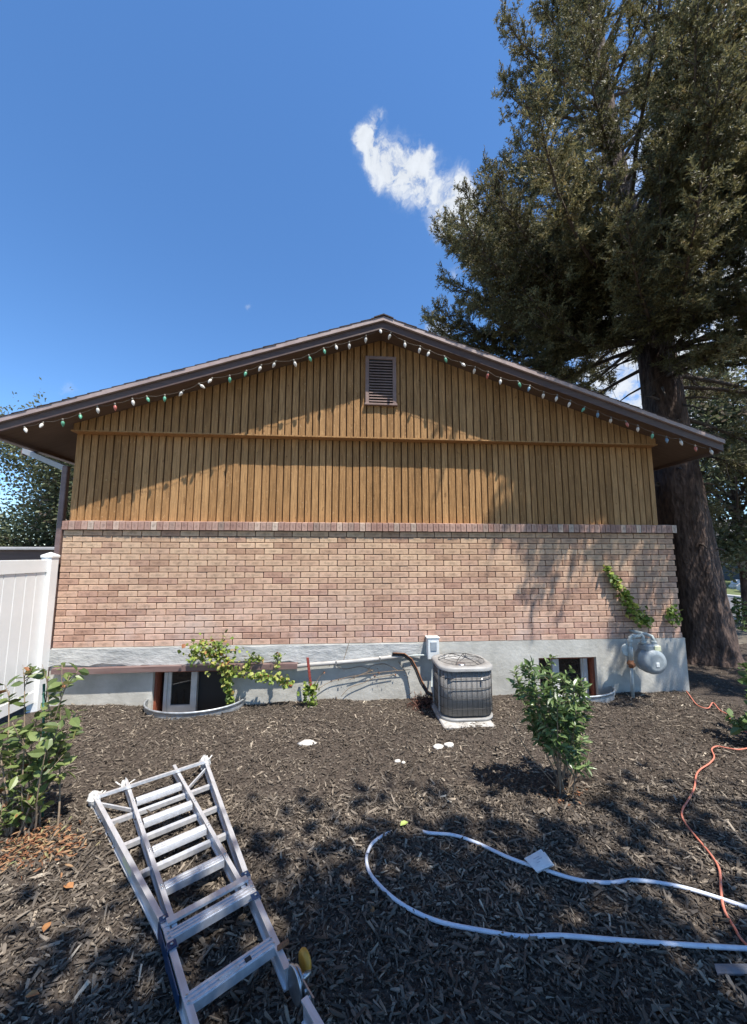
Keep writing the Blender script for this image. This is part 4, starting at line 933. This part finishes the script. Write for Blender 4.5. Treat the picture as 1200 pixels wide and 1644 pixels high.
def single_leaf(px, py, s, m, label, ang):
    p = ground(px, py, .028); V, F = leaf_shape(); c, s_ = math.cos(ang), math.sin(ang)
    v = [(p[0]+s*(a*c-b*s_), p[1]+s*(a*s_+b*c), p[2]+s*z*1.5) for a, b, z in V]
    b = MB(); b.add(v, [tuple(f) for f in F]); tag(b.build('fallen_leaf', M[m]), label, 'leaf', 'fallen leaves on the mulch')
single_leaf(643, 1326, .075, 'green_leaf', 'single yellow-green fallen leaf beside the end of the tubing loop', .6)
single_leaf(70, 1497, .06, 'litter_leaf', 'orange fallen leaf on the mulch left of the ladder', 1.8)
single_leaf(118, 1425, .07, 'litter_leaf', 'brown fallen leaf between the dry litter and the ladder', 2.8)
single_leaf(40, 1600, .05, 'litter_leaf', 'small orange fallen leaf nearest the lower left corner', .2)

# ================================================================== PLANTS
def creeper(name, label, pts, nleaf, size, spread, mat_='vine_leaves', stemr=.004, seed=0, hang=.2, droop=-.4, rlo=0, rhi=1, group='creepers on the wall'):
    rg = np.random.default_rng(seed); path = np.array(smooth_path(pts, 8)); root = thing(name, label, 'creeper', path[0], group)
    s = MB(); s.tube(list(path), stemr, 5); s.build('stem', M['stem'], root)
    i = rg.integers(0, len(path), nleaf); sp = np.interp(i/(len(path)-1), np.linspace(0, 1, len(spread)), spread)
    off = rg.normal(0, 1, (nleaf, 3))*sp[:, None]*np.array([1, .45, .8]); P = path[i]+off; P[:, 1] = np.minimum(P[:, 1], path[i][:, 1]+.01); P[:, 1] -= np.abs(rg.normal(0, .02, nleaf))
    D = rg.normal(0, .7, (nleaf, 3))+np.array([0, -.7, droop]); S = size*rg.uniform(.6, 1.25, nleaf)
    place_leaves('leaves', P, D, S, mat_, root, np.clip(rg.uniform(rlo, rhi, nleaf), 0, 1), wid=1.5, rg=rg, flat=.7)
wy = -.03
creeper('creeper', 'thick yellow-green creeper clump over the top of the left basement window', [on_y(372, 1128, -.16), on_y(366, 1090, -.15), on_y(362, 1060, -.17), on_y(352, 1042, -.16), on_y(335, 1045, -.15), on_y(312, 1047, -.12)], 560, .056, [.02, .03, .085, .10, .095, .06], seed=1)
creeper('creeper', 'yellowing creeper strand trailing under the brown pipe right of the window', [on_y(370, 1078, -.14), on_y(395, 1080, -.15), on_y(425, 1084, -.15), on_y(448, 1087, -.15), on_y(465, 1094, -.14)], 230, .052, [.025, .035, .042, .042, .035], seed=2, rlo=.25)
creeper('creeper', 'small creeper tuft peeking above the brown pipe near the window', [on_y(396, 1074, -.1), on_y(402, 1060, -.09), on_y(412, 1056, -.08), on_y(420, 1062, -.06)], 80, .055, [.02, .04, .035, .02], seed=3, droop=.2)
creeper('creeper', 'tiny creeper tuft above the brown pipe beside the red stake', [on_y(444, 1070, -.09), on_y(446, 1060, -.08), on_y(448, 1053, -.07)], 40, .05, [.01, .03, .03], seed=4, droop=.3)
creeper('creeper', 'bright green creeper climbing diagonally up the brick wall above the gas meter', [on_y(1035, 998, wy), on_y(1020, 985, wy), on_y(1005, 962, wy), on_y(988, 935, wy), on_y(972, 911, wy)], 420, .062, [.055, .06, .05, .035, .014], seed=5, rhi=.9, hang=0)
creeper('creeper', 'small creeper sprig near the right corner of the brick wall', [on_y(1082, 992, wy), on_y(1078, 986, wy), on_y(1076, 977, wy)], 90, .062, [.06, .05, .03], seed=6, rhi=.7)
creeper('creeper', 'leafy sprout growing at the foot of the red stake', [on_y(500, 1135, -.2), on_y(498, 1120, -.2), on_y(492, 1105, -.19), on_y(505, 1102, -.19)], 120, .06, [.03, .06, .05, .03], seed=7, droop=.3, rhi=.85)
# bare creeper stems on the foundation
bs_ = thing('bare_creeper', 'leafless brown creeper stems sprawling on the foundation left of the air conditioner', 'creeper', on_y(560, 1118, -.03), 'creepers on the wall')
rg = np.random.default_rng(9)
for pts in ([(508, 1108), (530, 1095), (555, 1088), (590, 1082), (625, 1078), (660, 1075)], [(548, 1118), (562, 1104), (585, 1096), (600, 1089), (632, 1083)], [(505, 1100), (515, 1085), (522, 1077)], [(530, 1062), (552, 1074), (580, 1070), (600, 1078)], [(600, 1075), (575, 1085), (560, 1092)], [(552, 1060), (558, 1040), (562, 1028)], [(640, 1062), (652, 1080), (658, 1105)], [(590, 1082), (596, 1070), (618, 1066), (640, 1077)]):
    s = MB(); s.tube(smooth_path([on_y(x, y, -.03-.012*rg.random()) for x, y in pts], 5), .004, 5); s.build('stem', M['stem'], bs_)
n = 26; P = np.array([on_y(rg.uniform(520, 665), rg.uniform(1066, 1098), -.045) for _ in range(n)]); place_leaves('dead_leaves', P, rg.normal(0, 1, (n, 3)), rg.uniform(.015, .035, n), 'dry_leaves', bs_, rg.uniform(0, .5, n), rg=rg)
# reddish dry heap behind the air conditioner
rg = np.random.default_rng(10); n = 420; c = ground(684, 1132, .0); P = c+rg.normal(0, 1, (n, 3))*np.array([.10, .09, .03]); P[:, 2] = bed_z(P[:, 0], P[:, 1])+np.abs(rg.normal(0, .045, n))
hp_ = thing('dry_plant', 'low heap of dry dark red stems left of the air conditioner', 'dead plant', c)
M['dark_red'] = mat('dark_red_stems', (.10, .04, .03), rough=.9, rnd='attr', rcols=[(0, (.05, .02, .015)), (.6, (.11, .045, .03)), (1, (.18, .09, .06))])
place_leaves('stems', P, rg.normal(0, 1, (n, 3))*np.array([1, 1, .7]), rg.uniform(.05, .12, n), 'dark_red', hp_, rg.uniform(0, 1, n), wid=.25, rg=rg)

def shrub(name, label, base, stems, leaf, mat_, nper, seed, wid=.8, bare=.45, stem_r=.007, spiral=.03, cat='shrub', lift=.35, up=.5):
    """stems are lists of points; leaves sit around the outer part of each stem and its side twigs"""
    rg = np.random.default_rng(seed); root = thing(name, label, cat, base); st_ = MB(); PP, DD, SS = [], [], []
    for pts in stems:
        path = np.array(smooth_path(pts, 8)); m = len(path); st_.tube(list(path), np.linspace(stem_r, stem_r*.35, m), 6)
        i0 = int(m*bare)
        tw = [path[i0:]]
        for q in range(int(nper[1])):
            i = rg.integers(i0, m-1); d = path[min(i+3, m-1)]-path[i]; d = d/(np.linalg.norm(d)+1e-9)+rg.normal(0, .75, 3)*np.array([1, 1, .5])+np.array([0, 0, up]); d /= np.linalg.norm(d); Lq = rg.uniform(.06, .17)
            t_ = np.array([path[i]+d*Lq*s for s in np.linspace(0, 1, 5)]); st_.tube(list(t_), np.linspace(stem_r*.4, stem_r*.2, 5), 4); tw.append(t_)
        for t_ in tw:
            L_ = np.linalg.norm(np.diff(t_, axis=0), axis=1).sum(); nl = max(4, int(L_/spiral*nper[0]))
            f = rg.uniform(.1, 1.0, nl)**.7*(len(t_)-1); i = np.minimum(f.astype(int), len(t_)-2); p = t_[i]+(t_[i+1]-t_[i])*(f-i)[:, None]
            ax = t_[-1]-t_[0]; ax /= np.linalg.norm(ax)+1e-9; rad = rg.normal(0, 1, (nl, 3)); rad -= (rad@ax)[:, None]*ax; rad /= np.linalg.norm(rad, axis=1, keepdims=True)
            PP.append(p); DD.append(rad+ax*lift+rg.normal(0, .15, (nl, 3))); SS.append(leaf*rg.uniform(.55, 1.2, nl))
    st_.build('stem', M['stem'], root); P, D, S = map(np.concatenate, (PP, DD, SS))
    place_leaves('foliage', P, D, S, mat_, root, np.clip(rg.normal(.55, .25, len(P)), 0, 1), wid=wid, rg=rg, flat=.5); return root
b0 = ground(905, 1272); rg = np.random.default_rng(21)
stems = []
for (x, y, Y) in ((826, 1078, -2.25), (845, 1068, -2.4), (868, 1072, -2.2), (885, 1082, -2.35), (905, 1085, -2.1), (840, 1100, -2.1), (935, 1108, -2.3), (922, 1100, -2.45), (915, 1115, -2.2), (940, 1135, -2.2), (875, 1105, -2.5), (895, 1125, -2.55), (860, 1120, -2.3), (905, 1150, -2.45), (880, 1150, -2.2), (925, 1140, -2.5)):
    e = on_y(x, y, Y); s = b0+np.array([rg.normal(0, .035), rg.normal(0, .035), -.03]); mid_ = s*.5+e*.5+np.array([rg.normal(.02, .02), rg.normal(0, .03), .04]); stems.append([s, s*.75+mid_*.25+np.array([0, 0, .03]), mid_, e])
shrub('green_shrub', 'vase-shaped green shrub with narrow glossy leaves standing alone in the bed', b0, stems, .072, 'shrub_leaves', (1.25, 7), 22, wid=.62, bare=.5, spiral=.012)
rg = np.random.default_rng(23)
bst = [[b0+np.array([0, 0, -.02]), on_y(945, 1215, -2.2), on_y(935, 1165, -2.2)], [b0+np.array([0, 0, -.02]), on_y(850, 1210, -2.3), on_y(818, 1150, -2.3)]]
bt = MB()
for p in bst: bt.tube(smooth_path(p, 6), .004, 5)
bt.build('bare_stem', M['stem'], [o for o in bpy.data.objects if o.name == 'green_shrub'][0])

# young tree at the left edge
b1 = ground(62, 1338); rg = np.random.default_rng(31); stems = []
for (x, y, Y) in ((40, 1082, -2.35), (75, 1085, -2.4), (100, 1068, -2.3), (112, 1085, -2.5), (15, 1110, -2.3), (-15, 1130, -2.5), (125, 1140, -2.35), (20, 1160, -2.6), (60, 1150, -2.2), (95, 1165, -2.55), (-30, 1190, -2.4), (40, 1190, -2.5), (75, 1200, -2.6), (5, 1215, -2.3)):
    e = on_y(x, y, Y); s = b1+np.array([rg.normal(-.03, .06), rg.normal(0, .05), -.03]); m_ = s*.45+e*.55+np.array([rg.normal(0, .03), rg.normal(0, .04), -.02]); stems.append([s, s*.7+m_*.3+np.array([rg.normal(0, .02), 0, .02]), m_, e])
shrub('young_tree', 'young leafy tree tied to a stake at the left edge of the bed', b1, stems, .092, 'plant_leaves', (.55, 4.5), 32, wid=.95, bare=.42, spiral=.022, stem_r=.008, lift=.25, cat='young tree')
low_ = []
for (x, y) in ((20, 1300), (-5, 1310), (38, 1308), (8, 1325)):
    s = ground(12, 1345); e = on_y(x, y, -2.55); low_.append([s, (s+e)/2+np.array([0, 0, .02]), e])
shrub('ground_shoots', 'low green shoots growing at the foot of the young tree', ground(12, 1345), low_, .06, 'plant_leaves', (1.0, 4), 33, wid=.9, bare=.1, spiral=.02, cat='plant')
t = MB(); a = ground(68, 1330, -.05); e = on_y(71, 1098, -2.36); t.tube([a, a*.5+e*.5, e], .008, 8); stk = t.build('garden_stake', M['stake_green']); tag(stk, 'thin dark green garden stake holding up the young tree', 'stake')
t = MB(); t.tube([on_y(28, 1268, -2.42), on_y(42, 1276, -2.45), on_y(58, 1276, -2.46), on_y(72, 1267, -2.42), on_y(60, 1262, -2.38), on_y(28, 1268, -2.42)], .004, 5); tag(t.build('twine_tie', M['twine']), 'loop of pale twine tying the young tree to its stake', 'twine')
# orange dry litter under it
rg = np.random.default_rng(35); n = 520; ps = [ground(x, y) for x, y in ((60, 1345), (35, 1370), (85, 1380), (15, 1385), (70, 1360), (45, 1350), (100, 1365))]
c = np.array([ps[k] for k in rg.integers(0, len(ps), n)]); P = c+rg.normal(0, 1, (n, 3))*np.array([.09, .075, 0]); P[:, 2] = bed_z(P[:, 0], P[:, 1])+.01+np.abs(rg.normal(0, .022, n))
lt = place_leaves('dry_litter', P, rg.normal(0, 1, (n, 3))*np.array([1, 1, .25]), rg.uniform(.02, .055, n), 'dry_leaves', None, rg.uniform(0, 1, n), wid=.45, rg=rg)
tag(lt, 'orange dry leaf litter heaped around the young tree', 'leaf litter', kind='stuff')
n = 34; P = ground(908, 1282)+rg.normal(0, 1, (n, 3))*np.array([.09, .07, 0]); P[:, 2] = bed_z(P[:, 0], P[:, 1])+.012+np.abs(rg.normal(0, .01, n))
lt = place_leaves('dry_litter', P, rg.normal(0, 1, (n, 3))*np.array([1, 1, .25]), rg.uniform(.02, .05, n), 'dry_leaves', None, rg.uniform(0, .9, n), wid=.7, rg=rg)
tag(lt, 'scattered orange dry leaves at the foot of the green shrub', 'leaf litter', kind='stuff')
# shrub cut by the right edge
b2 = np.array([8.05, -1.75, float(bed_z(8.05, -1.75))]); rg = np.random.default_rng(41); stems = []
for (dx, dy, h) in ((-.30, -.1, .42), (-.12, .1, .62), (-.36, .1, .22), (.1, -.1, .75), (.3, .1, .6), (-.2, -.28, .15), (.2, .3, .7), (-.05, -.3, .4), (.35, -.2, .45)):
    e = b2+np.array([dx, dy, h]); stems.append([b2+rg.normal(0, .03, 3)*np.array([1, 1, 0]), b2*.5+e*.5+np.array([0, 0, .06]), e])
shrub('dark_shrub', 'dark broad-leaved shrub cut off by the right edge of the picture', b2, stems, .11, 'shrub_leaves', (.9, 6), 42, wid=1.1, bare=.35, spiral=.02)

# ---------------------------------------------------------------- spruce
def spruce():
    rg = np.random.default_rng(51)
    tk = np.array([[10.62, 1.5, -1.0], [10.58, 1.5, -.6], [10.52, 1.5, .3], [10.42, 1.5, 1.6], [10.27, 1.5, 3.3], [10.10, 1.5, 6.0], [9.84, 1.52, 7.7], [9.6, 1.55, 9.9], [9.5, 1.6, 12.5], [9.55, 1.6, 15.2], [9.6, 1.6, 17.2]])
    trad = np.array([.62, .50, .45, .42, .37, .30, .26, .2, .14, .07, .02])
    root = thing('spruce_tree', 'tall old spruce with thick bare lower trunk towering over the right end of the house', 'spruce', tk[1])
    # bark trunk with ridges
    hs = np.linspace(0, 1, 90)*(len(tk)-1); i = np.minimum(hs.astype(int), len(tk)-2); f = hs-i
    C = tk[i]*(1-f)[:, None]+tk[i+1]*f[:, None]; R_ = trad[i]*(1-f)+trad[i+1]*f; na = 48; an = np.linspace(0, 2*np.pi, na, endpoint=False)
    ridge = 1+.03*np.sin(an*7+1)[None]+.018*rg.normal(0, 1, (90, na))+np.clip(1-(C[:, 2:]+.75)/.5, 0, 1)*.16*np.maximum(0, np.sin(an*4+.5))[None]
    V = np.stack([C[:, None, 0]+R_[:, None]*ridge*np.cos(an), C[:, None, 1]+R_[:, None]*ridge*np.sin(an), np.repeat(C[:, 2:], na, 1)], 2).reshape(-1, 3)
    q = (np.arange(89)[:, None]*na+np.arange(na)[None]).ravel(); q2 = (np.arange(89)[:, None]*na+(np.arange(na)+1)[None] % na).ravel()
    np_mesh('trunk', V, np.stack([q, q2, q2+na, q+na], 1), M['bark'], root, smooth=True)
    def trunk_at(z): return np.array([np.interp(z, tk[:, 2], tk[:, k]) for k in range(3)])
    limbs = MB(); twigs = MB(); SP_, SD_, SR_ = [], [], []
    def foliage_along(path, dens, tipbias=.3, hue=0):
        L_ = np.linalg.norm(np.diff(path, axis=0), axis=1).sum(); n_ = max(3, int(L_*dens)); f_ = (rg.uniform(0, 1, n_)**(1-tipbias))*(len(path)-1.001); i_ = f_.astype(int)
        p = path[i_]+(path[i_+1]-path[i_])*(f_-i_)[:, None]; ax = path[i_+1]-path[i_]; ax /= np.linalg.norm(ax, axis=1, keepdims=True)+1e-9
        SP_.append(p+rg.normal(0, .012, (n_, 3))); SD_.append(ax*.8+rg.normal(0, .55, (n_, 3))+np.array([0, 0, .12])); SR_.append(np.clip(rg.normal(.5+hue, .2, n_), 0, 1))
    nb = 134; extra = 76                                        # the side towards the garden is the fullest
    for k in range(nb+extra):
        u = (k+rg.random())/nb; z = 3.0+13.6*u**.95; az = k*2.399+rg.normal(0, .35)
        if k >= nb: z = rg.uniform(4.7, 8.4) if k % 2 else rg.uniform(5.3, 7.6); az = math.radians(rg.uniform(228, 285)) if k % 2 else math.radians(rg.uniform(150, 228))
        dirh = np.array([math.cos(az), math.sin(az), 0.]); toward = dirh@np.array([-.55, -.83, 0])          # +1 over the garden
        if z < 4.7 and dirh[0] < .25: continue                  # the lowest limbs over the roof and garden were cut
        if z < 5.0 and dirh[0] < -.3 and dirh[1] > -.75: continue
        if toward < -.45 and z > 7 and rg.random() < .55: continue
        Lb_ = np.interp(z, [3.2, 5.5, 7, 9, 11, 13, 15, 17], [3.2, 4.5, 4.3, 3.7, 3.0, 2.3, 1.5, .5])*rg.uniform(.72, 1.1)
        if k >= nb: Lb_ *= rg.uniform(.75, 1.05) if k % 2 else rg.uniform(.85, 1.15)
        el0 = math.radians(np.interp(z, [3.2, 5, 8, 11, 14, 17], [-14, 0, 9, 24, 38, 60])+rg.normal(0, 8)); p = trunk_at(z); path = [p.copy()]; ns_ = 9; el = el0
        for s in range(ns_):
            tt = s/ns_; el = el0-math.radians(13)*math.sin(math.pi*min(1, tt*1.5))+math.radians(62)*max(0, tt-.45)**1.1*1.7
            d = dirh*math.cos(el)+np.array([0, 0, math.sin(el)]); dirh = dirh+rg.normal(0, .05, 3)*np.array([1, 1, 0]); dirh /= np.linalg.norm(dirh); p = p+d*Lb_/ns_; path.append(p.copy())
        path = np.array(path); r0 = .018+.0085*Lb_; limbs.tube(list(path), np.linspace(r0, .006, ns_+1), 6)
        hue = rg.normal(0, .15); start = np.interp(z, [3, 5, 8, 12], [.16, .30, .34, .2])
        nsd = int(Lb_*10.0)
        for j in range(nsd):
            t = start+(1-start)*(j+rg.random())/nsd; fi = t*ns_; ii = min(int(fi), ns_-1); q = path[ii]+(path[ii+1]-path[ii])*(fi-ii)
            ax = path[ii+1]-path[ii]; ax /= np.linalg.norm(ax); sd = np.cross(ax, [0, 0, 1.]); sd /= np.linalg.norm(sd)+1e-9; sg = 1 if j % 2 else -1
            ls2 = (.18+.46*(1-t)**.6*min(1, Lb_/3))*rg.uniform(.6, 1.25); d = ax*rg.uniform(.5, 1.1)+sd*sg*rg.uniform(.35, 1.0)+np.array([0, 0, rg.normal(.05, .3)]); d /= np.linalg.norm(d)
            droop = rg.uniform(-.25, .35)*ls2; sp_ = np.array([q+d*ls2*s+np.array([0, 0, -droop*s*s+.25*ls2*max(0, s-.5)**1.5]) for s in np.linspace(0, 1, 5)])
            twigs.tube(list(sp_), np.linspace(.0085, .003, 5), 3, cap=False)
            foliage_along(sp_, 58, .25, hue)
            if ls2 > .3:                                         # third order sprays
                for m_ in range(2):
                    s = rg.uniform(.3, .95); b_ = q+(sp_[-1]-q)*s; d3 = d*.7+rg.normal(0, .6, 3); d3 /= np.linalg.norm(d3); l3 = rg.uniform(.12, .3); foliage_along(np.array([b_+d3*l3*w for w in (0, .5, 1)]), 44, .2, hue)
        foliage_along(path[int(ns_*.6):], 45, .2, hue)
        if z < 9:                                               # bare inner twigs
            for j in range(10):
                t = rg.uniform(.04, .5); fi = t*ns_; ii = int(fi); q = path[ii]+(path[ii+1]-path[ii])*(fi-ii); d = rg.normal(0, 1, 3)*np.array([1, 1, .35])+np.array([0, 0, -.35]); d /= np.linalg.norm(d); l_ = rg.uniform(.25, .8)
                twigs.tube([q, q+d*l_*.5+rg.normal(0, .03, 3), q+d*l_+np.array([0, 0, -.08])], [.008, .006, .003], 3, cap=False)
    for j in range(46):                                         # dead stubs on the bare trunk
        z = rg.uniform(1.0, 7); a = rg.uniform(0, 2*np.pi); q = trunk_at(z); rr = np.interp(z, tk[:, 2], trad)*.9; d = np.array([math.cos(a), math.sin(a), rg.normal(-.1, .25)]); l_ = rg.uniform(.08, .3) if z < 3.5 else rg.uniform(.2, 1.3)
        limbs.tube([q+d*rr, q+d*(rr+l_*.5), q+d*(rr+l_)+np.array([0, 0, -.05])], [.025, .018, .008], 5)
    tag(limbs.build('limbs', M['twig'], root), kind='stuff'); tag(twigs.build('twigs', M['twig'], root), kind='stuff')
    P = np.concatenate(SP_); D = np.concatenate(SD_); r = np.concatenate(SR_); n = len(P); D /= np.linalg.norm(D, axis=1, keepdims=True)
    a = np.cross(D, rg.normal(0, 1, (n, 3))); a /= np.linalg.norm(a, axis=1, keepdims=True); b = np.cross(D, a); Ls = rg.uniform(.06, .12, n)
    nn = 7; ph = rg.uniform(0, 2*np.pi, (n, nn)); t = np.linspace(0, .95, nn)[None]+rg.normal(0, .05, (n, nn))
    base = P[:, None]+D[:, None]*(t*Ls[:, None])[..., None]; rad = np.cos(ph)[..., None]*a[:, None]+np.sin(ph)[..., None]*b[:, None]
    nd = D[:, None]*.75+rad*.75; ln = rg.uniform(.03, .05, (n, nn)); tip = base+nd*ln[..., None]; side = np.cross(nd, rad+rg.normal(0, .3, rad.shape)); side /= np.linalg.norm(side, axis=2, keepdims=True)+1e-9; w = .0095
    V = np.stack([base-side*w, base+side*w, tip], 2).reshape(-1, 3); F = np.arange(len(V)).reshape(-1, 3)
    np_mesh('crown', V, F, M['needles'], root, rnd=np.clip(np.repeat(r, nn)+rg.normal(0, .06, n*nn), 0, 1))
spruce()

# ---------------------------------------------------------------- broadleaf trees
def broadleaf(name, label, base, height, crown_r, crown_zr, nleaf, leaf, seed, trunk_r=.16, nlimb=26, group=None, crown_off=(0, 0), mat_='far_leaves', clump=.4, hue=.5, gaps=1.0):
    rg = np.random.default_rng(seed); base = np.array(base, float); root = thing(name, label, 'tree', base, group)
    top_ = base+np.array([crown_off[0], crown_off[1], height]); cc = base+np.array([crown_off[0], crown_off[1], height-crown_zr])
    tr = MB(); pth = [base+np.array([0, 0, -.3]), base+(top_-base)*.25+np.array([.08, 0, 0]), base+(top_-base)*.55, base+(top_-base)*.85]; tr.tube(smooth_path(pth, 5), np.interp(np.linspace(0, 1, 16), [0, 1], [trunk_r, trunk_r*.25]), 12); tr.build('trunk', M['bark'], root)
    lm = MB(); cl = []
    for k in range(nlimb):
        d = rg.normal(0, 1, 3); d /= np.linalg.norm(d); e = cc+d*np.array([crown_r, crown_r, crown_zr])*rg.uniform(.55, .98); s = base+(top_-base)*np.clip((e[2]-base[2])/height-.25, .2, .75)
        path = smooth_path([s, s*.5+e*.5+np.array([0, 0, .12*crown_zr]), e], 5); lm.tube(path, np.linspace(trunk_r*.32, .012, len(path)), 5)
        for q in range(9): p = path[rg.integers(len(path)//3, len(path))]+rg.normal(0, .3*clump*crown_r, 3); cl.append(p)
    tag(lm.build('limbs', M['twig'], root), kind='stuff'); cl = np.array(cl); nc = len(cl)
    h = np.clip(rg.normal(hue, .16, nc), 0, 1); i = rg.integers(0, nc, nleaf); P = cl[i]+rg.normal(0, 1, (nleaf, 3))*clump*crown_r*.30*np.array([1, 1, .75])
    D = rg.normal(0, 1, (nleaf, 3))*np.array([1, 1, .7])+np.array([0, 0, -.2]); S = leaf*rg.uniform(.6, 1.3, nleaf); D /= np.linalg.norm(D, axis=1, keepdims=True)
    Y = np.cross(D, np.array([0, 0, 1.])+rg.normal(0, .6, (nleaf, 3))); Y /= np.linalg.norm(Y, axis=1, keepdims=True)+1e-9
    a = P; b = P+D*S[:, None]*.5+Y*S[:, None]*.3; c = P+D*S[:, None]; d = P+D*S[:, None]*.5-Y*S[:, None]*.3
    V = np.stack([a, b, c, d], 1).reshape(-1, 3); F = np.arange(len(V)).reshape(-1, 4)
    np_mesh('crown', V, F, M[mat_], root, rnd=np.clip(h[i]+rg.normal(0, .12, nleaf), 0, 1)); return root
G_ = -1.05
broadleaf('garden_tree', 'bushy grey-green tree behind the white fence at the left edge', (-6.2, 8.4, G_), 7.3, 3.5, 3.7, 56000, .115, 61, group='trees behind the house', clump=.42, hue=.42)
broadleaf('garden_tree', 'brownish low tree filling the gap beside the downspout', (-3.0, 11.5, G_), 5.6, 1.9, 2.6, 20000, .12, 63, group='trees behind the house', hue=.2)
# trees to the right, behind the trunk
broadleaf('street_tree', 'dark evergreen mass seen between the right wall corner and the spruce trunk', (14.2, 11.5, G_), 8.5, 2.6, 4.2, 22000, .16, 64, group='trees beyond the spruce', hue=.3)
broadleaf('street_tree', 'dark tree at the right edge behind the spruce trunk', (16.2, 5.6, G_), 9.0, 2.7, 3.6, 24000, .15, 65, group='trees beyond the spruce', hue=.3)
broadleaf('street_tree', 'tree across the street beyond the lawn rocks', (35, 16, -.9), 11, 4.5, 4.5, 14000, .3, 66, group='trees beyond the spruce', hue=.4)
broadleaf('street_tree', 'tall tree across the street directly behind the spruce trunk', (31, 26, -.9), 13, 5, 5.5, 14000, .34, 67, group='trees beyond the spruce', hue=.35)
# shade tree standing behind the photographer on the right: its shadow covers the near ground
broadleaf('shade_tree', 'leafy shade tree to the right behind the photographer, shading the near mulch', (7.9, -8.6, -.6), 8.3, 3.1, 1.7, 44000, .18, 68, hue=.5, trunk_r=.2, nlimb=40, clump=.36, crown_off=(-.45, .75), group='shade trees behind the photographer')
broadleaf('shade_tree', 'smaller shade tree directly behind the photographer, dappling the ladder end', (4.7, -9.2, -.6), 8.3, 2.5, 1.6, 26000, .17, 69, hue=.5, trunk_r=.16, nlimb=26, clump=.38, crown_off=(-.35, 1.3), group='shade trees behind the photographer')

# across the street
nh = thing('neighbour_house', 'distant navy house with white trim across the street at the right edge', 'house', (41, 22, -.8))
t = MB(); t.box(37, 47, 14, 32, -1, 2.3); t.build('wall', M['navy'], nh)
t = MB(); t.prism([(36.4, 2.2), (42, 4.6), (47.6, 2.2), (47.6, 2.35), (42, 4.8), (36.4, 2.35)], 13.4, 32.6); t.build('roof', M['farroof'], nh)
for y in (17, 20.5, 24, 28): 
    t = MB(); t.box(36.93, 36.998, y, y+1.5, .4, 1.6); w_ = t.build('window', M['white'], nh); t = MB(); t.box(36.9, 36.925, y+.1, y+1.4, .5, 1.5); t.build('pane', M['glass'], w_)
def boulder(x, y, r, seed, label):
    rr = np.random.default_rng(seed); b = MB(); n, k = 10, 7; vs = []
    for i in range(k+1):
        th = math.pi*i/k
        for j in range(n): ph = 2*math.pi*j/n; q = r*(1+rr.normal(0, .12)); vs.append((x+1.3*q*math.sin(th)*math.cos(ph), y+1.3*q*math.sin(th)*math.sin(ph), -.9+r*.35+.8*q*math.cos(th)))
    b.add(vs, [(i*n+j, i*n+(j+1) % n, (i+1)*n+(j+1) % n, (i+1)*n+j) for i in range(k) for j in range(n)]); tag(b.build('lawn_boulder', M['rock']), label, 'boulder', 'boulders on the far lawn')
boulder(27.6, 15.2, .5, 71, 'pale boulder on the far lawn nearest the kerb'); boulder(31.5, 18.4, .6, 72, 'pale boulder on the far lawn in front of the navy house'); boulder(29.6, 17.6, .45, 73, 'smaller pale boulder on the far lawn beside the spruce trunk')
# low green tuft at the verge
vg = np.array([15.2, 4.9, -.95]); stems = [[vg, vg+np.array([dx*.5, dy*.5, h*.7]), vg+np.array([dx, dy, h])] for dx, dy, h in ((-.3, 0, .6), (.1, .2, .8), (.3, -.1, .6), (-.1, -.2, .7), (0, .1, .9), (-.45, .1, .45))]
shrub('verge_plant', 'loose green plant on the verge just right of the spruce trunk', vg, stems, .12, 'shrub_leaves', (1.0, 6), 75, wid=.9, bare=.1, spiral=.02, cat='plant')
